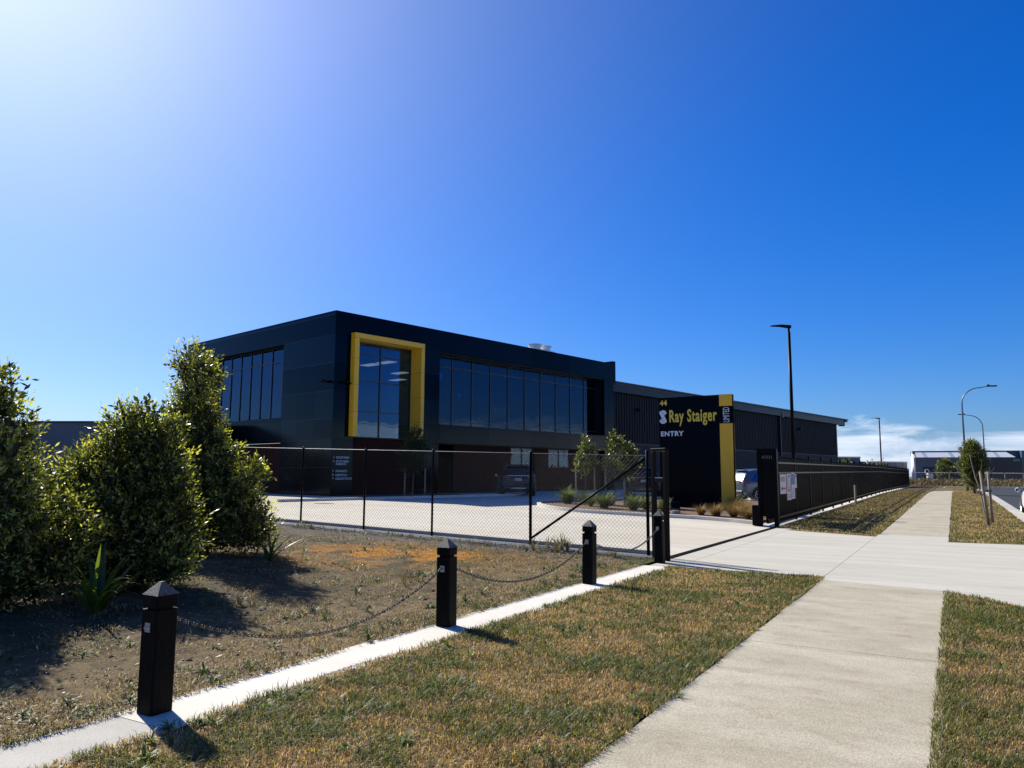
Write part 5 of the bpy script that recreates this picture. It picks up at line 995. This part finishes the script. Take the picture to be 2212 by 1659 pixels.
    if plate: text('plate_lettering', plate, M['core'], pl_, (xb - .014, .165, .825 * k), .10, rot=(math.pi / 2, 0, -math.pi / 2), ext=.0005, bold=.001, sx=.95)
    for wx in (-L / 2 + .86, L / 2 - .88):
        for sgn in (-1, 1):
            y0 = sgn * (h - .20); y1 = sgn * (h + .004); ar_ = MB().tube([(wx, sgn * (h - .26), .37 * k), (wx, sgn * (h + .010), .37 * k)], .405 * k, 24).build('wheel_arch', M['plastic'], t, smooth=False)
            wh_ = MB().tube([(wx, y0, .345), (wx, sgn * (h + .012), .345), (wx, sgn * (h + .02), .345)], [.345, .345, .325], 28).build('wheel', M['tyre'], t)
            rm_ = MB(); yo = sgn * (h + .0225)
            for s5 in range(5):
                a = 2 * math.pi * s5 / 5 + .3
                for da in (-.16, .16):
                    p0 = Vector((wx, yo, .345)); e = Vector((wx + math.cos(a + da) * .225, yo, .345 + math.sin(a + da) * .225)); rm_.tube([p0, e], [.02, .026], 4)
            for s5 in range(24):
                a0, a1 = 2 * math.pi * s5 / 24, 2 * math.pi * (s5 + 1) / 24; rm_.poly([(wx + math.cos(a) * q, yo, .345 + math.sin(a) * q) for a, q in ((a0, .24), (a1, .24), (a1, .222), (a0, .222))])
            rm_.build('rim', M['rim'], wh_)
    if parts_rails:
        for sgn in (-1, 1): MB().tube([(-1.2, sgn * .60 * h, 1.665 * k), (.35, sgn * .60 * h, 1.665 * k)], .015, 5).build('roof_rail', M['rim'], t)
    return t
def azrot(a): return math.pi / 2 - R(a)
make_car('parked_car', 'dark parked car seen from behind in the building shade, plate visible', (0.25, 42.0, zw(0.25, 42)), azrot(-3), M['paint_dark'], 'NAA720', Wd=1.86, Hh=1.66)
make_car('parked_car', 'black parked car half hidden by the young trees and gate frame', (7.35, 43.0, zw(7.35, 43)), azrot(6), M['paint_black'], 'MKL53', Wd=1.82, Hh=1.6)
make_car('parked_car', 'blue-grey parked car between the sign and the gate portal', (13.43, 39.24, zw(13.43, 39.24)), azrot(75), M['paint_blue'], None, Hh=1.62)
make_car('parked_car', 'white parked car cut off by the right edge of the picture', (*W(23.95, -7.72), -.085), SROT, M['paint_white'], None, Hh=1.62)

# ------------------------------------------------------------------ buildings and fences far off
fb = thing('far_shed', 'long low shed with a white sloping roof at far right', 'building', (63.9, 120, .7), R(-23)); fb.scale = (.84, .38, 1)
MB().box(0, 17, 0, 14, 0, 3.62).build('wall', M['fargrey'], fb); MB().box(-.01, -.3, 0, 14, 0, 3.6).build('end_wall', M['farwhite'], fb)
gv = MB(); gv.v = [(-.32, -.2, 3.62), (-.32, 6.5, 4.62), (-.32, 14, 3.62), (0, -.2, 3.62), (0, 6.5, 4.62), (0, 14, 3.62)]; gv.f = [(0, 1, 2), (3, 5, 4), (0, 3, 4, 1), (1, 4, 5, 2), (0, 2, 5, 3)]; gv.build('gable', M['farwhite'], fb)
for i, (a, b_, m_) in enumerate(((.1, 1.5, 'farroof'), (1.5, 2.1, 'farroof2'), (2.1, 5.9, 'farroof'), (5.9, 6.5, 'farroof2'), (6.5, 9.6, 'farroof'), (9.6, 10.2, 'farroof2'), (10.2, 13.1, 'farroof'), (13.1, 13.7, 'farroof2'), (13.7, 16.0, 'farroof'))):
    MB().poly([(a, -.35, 3.68), (b_ - .01, -.35, 3.68), (b_ - .35 if b_ < 15 else b_ - 1.2, 4.2, 4.58), (a - .35 if a > .2 else a, 4.2, 4.58)]).build('roof_sheet', M[m_], fb)
MB().box(-.3, 20, 4.2, 14, 3.63, 4.68).build('upper_wall', M['farblue'], fb); MB().box(-.3, 20.1, 4.1, 4.19, 4.60, 4.72).build('ridge_cap', M['fardark'], fb); MB().box(.05, 16, -.5, -.36, 3.2, 3.66).build('eave_band', M['fargrey'], fb)
for a, b_ in ((1.2, 3.6), (6.0, 8.6), (9.7, 11)): MB().box(a, b_, -.04, -.002, 0, 2.2).build('roller_door', M['fardark'], fb)
MB().box(11.9, 16.7, -2.5, -.02, 0, 3.55).build('dark_bay', M['fardark'], fb); MB().box(15.4, 16.4, -2.54, -2.502, 3.05, 3.35).build('fascia_sign', M['green_sign'], fb)
MB().box(17.0, 40, 0.4, 14, 0, 4.66).build('side_block', M['farblue'], fb)
for i, (x0, x1, z1, m_, lab) in enumerate(((57.3, 63.6, 3.55, 'fartan', 'grey flat topped warehouse left of the white roofed shed'), (44.0, 57.0, 4.35, 'fargrey', 'dark far building behind the end of the picket fence'))):
    y_ = 122 + i * 2; t = thing('far_warehouse', lab, 'building', ((x0 + x1) / 2, y_, .3), 0); w_ = (x1 - x0) / 2; MB().box(-w_, w_, 0, 10, 0, z1 - .3).build('wall', M[m_], t); MB().box(-w_ - .05, w_ + .05, -.1, 10.1, z1 - .298, z1 - .1).build('roof_edge', M['farwhite'], t)
    for k in range(5): MB().box(-w_ + (k + .9) * w_ * .36, -w_ + (k + .9) * w_ * .36 + .05, -.04, -.001, 0, z1 - .35).build('downpipe', M['fardark'], t)
yf = thing('yard_fence', 'grey mesh fence on the bank before the far shed', 'fence', (54.5, 103.5, .78), R(1))
for i in range(34): MB().box(i * 2.55, i * 2.55 + .09, -.04, .04, 0, 1.18).build('post', M['pole_grey'], yf)
for z in (1.12, .88, .66, .44, .22): MB().box(0, 84, .045, .07, z, z + (.045 if z > 1 else .02)).build('rail', M['gal'] if z > 1 else M['pole_grey'], yf)
tag(MB().box(-.0, .0, 0, 0, 0, 0).build('unused', M['kerb'])); bpy.data.objects.remove(bpy.data.objects['unused'])
ex = thing('small_machine', 'small white machine with a curved arm parked by the far shed', 'machine', (63.9, 116.3, .75), 0); ex.scale = (.62, .62, .72)
MB().box(-.9, .9, -.5, .5, 0, .5).build('tracks', M['plastic'], ex); MB().box(-.5, .8, -.5, .5, .5, 1.5).build('body', M['farwhite'], ex, bevel=.12); MB().tube([(-.4, 0, .9), (-1.0, 0, 1.7), (-.9, 0, 2.3), (-.3, 0, 2.4), (.1, 0, 1.9)], [.12, .12, .1, .1, .08], 6).build('arm', M['farwhite'], ex)
# left: dark wall and hedge behind the bushy trees
lb = thing('dark_block', 'plain dark building wall showing between the two left bushy trees', 'building', (-42, 46, 0), R(-4)); MB().box(0, 22, 0, 10, 0, 4.35).build('wall', M['fargrey'], lb); MB().box(-.1, 22.1, -.1, 10.1, 4.352, 4.45).build('coping', M['fardark'], lb)
hg = thing('far_hedge', 'dim green hedge at the foot of the dark wall on the left', 'hedge', (-24.5, 41, .3)); crown('foliage', hg, [(i * 1.3, 0, 1.1, 1.2, .8, 1.3 + .35 * math.sin(i * 2.1)) for i in range(-5, 7)], 2600, 6, .14, .06, (.015, .022, .01), (.04, .05, .02), (.07, .08, .03), shoot_len=.3, seed=50)
# pale warehouse on the other side of the road (its reflection shows in the glass)
rb = thing('pale_warehouse', 'pale corrugated warehouse across the road, mirrored low in the office windows', 'building', (*W(-14, -24), 0), SROT)
for i in range(20):
    MB().box(i * 7.0, i * 7.0 + 6.98, -12, 0, 0, 7.2).build('wall_panel', M['farwhite'], rb)
    MB().box(i * 7.0, i * 7.0 + 6.98, -12.1, .1, 7.22, 7.6).build('roof_edge', M['farroof2'], rb)
    if i % 4 == 2: MB().box(i * 7.0 + 1.5, i * 7.0 + 5.5, .002, .05, 0, 4.2).build('roller_door', M['fardark'], rb)
wv = MB()
for i in range(560): wv.box(i * .25, i * .25 + .12, .002, .045, 4.3, 7.18)
wv.build('cladding_ribs', M['farwhite'], rb)['kind'] = 'stuff'
# dry grass along the bank
n = 9000; x = 40 + 90 * rng.random(n); y = 97.9 + 3.6 * rng.random(n); zz0 = np.clip((y - 98) / 3, 0, 1) * .8; r = rng.random(n)[:, None]
blades('bank_grass', np.stack([x, y, zz0], 1), .25 + .35 * rng.random(n), .10 + .08 * rng.random(n), np.array([.09, .065, .04]) * (1 - r) + np.array([.19, .145, .09]) * r, .8, 'long dry grass on the low bank before the far sheds', 'grass')
# manhole in the yard, peg at the fence, tree stub shade marks
x, y = -7.12, 29.04; tag(MB().tube([(x, y, zw(x, y) + .008), (x, y, zw(x, y) + .012)], .38, 20).build('manhole_cover', mat('cast_iron', (.02, .02, .02), .6)), 'round dark manhole cover in the yard left of the second fence post', 'manhole cover')
x, y = W(26.6, -.35); tag(MB().box(x - .04, x + .04, y - .04, y + .04, zw(x, y) - .05, zw(x, y) + .95).build('timber_peg', M['stake']), 'short timber peg standing on the grass against the picket fence', 'peg')
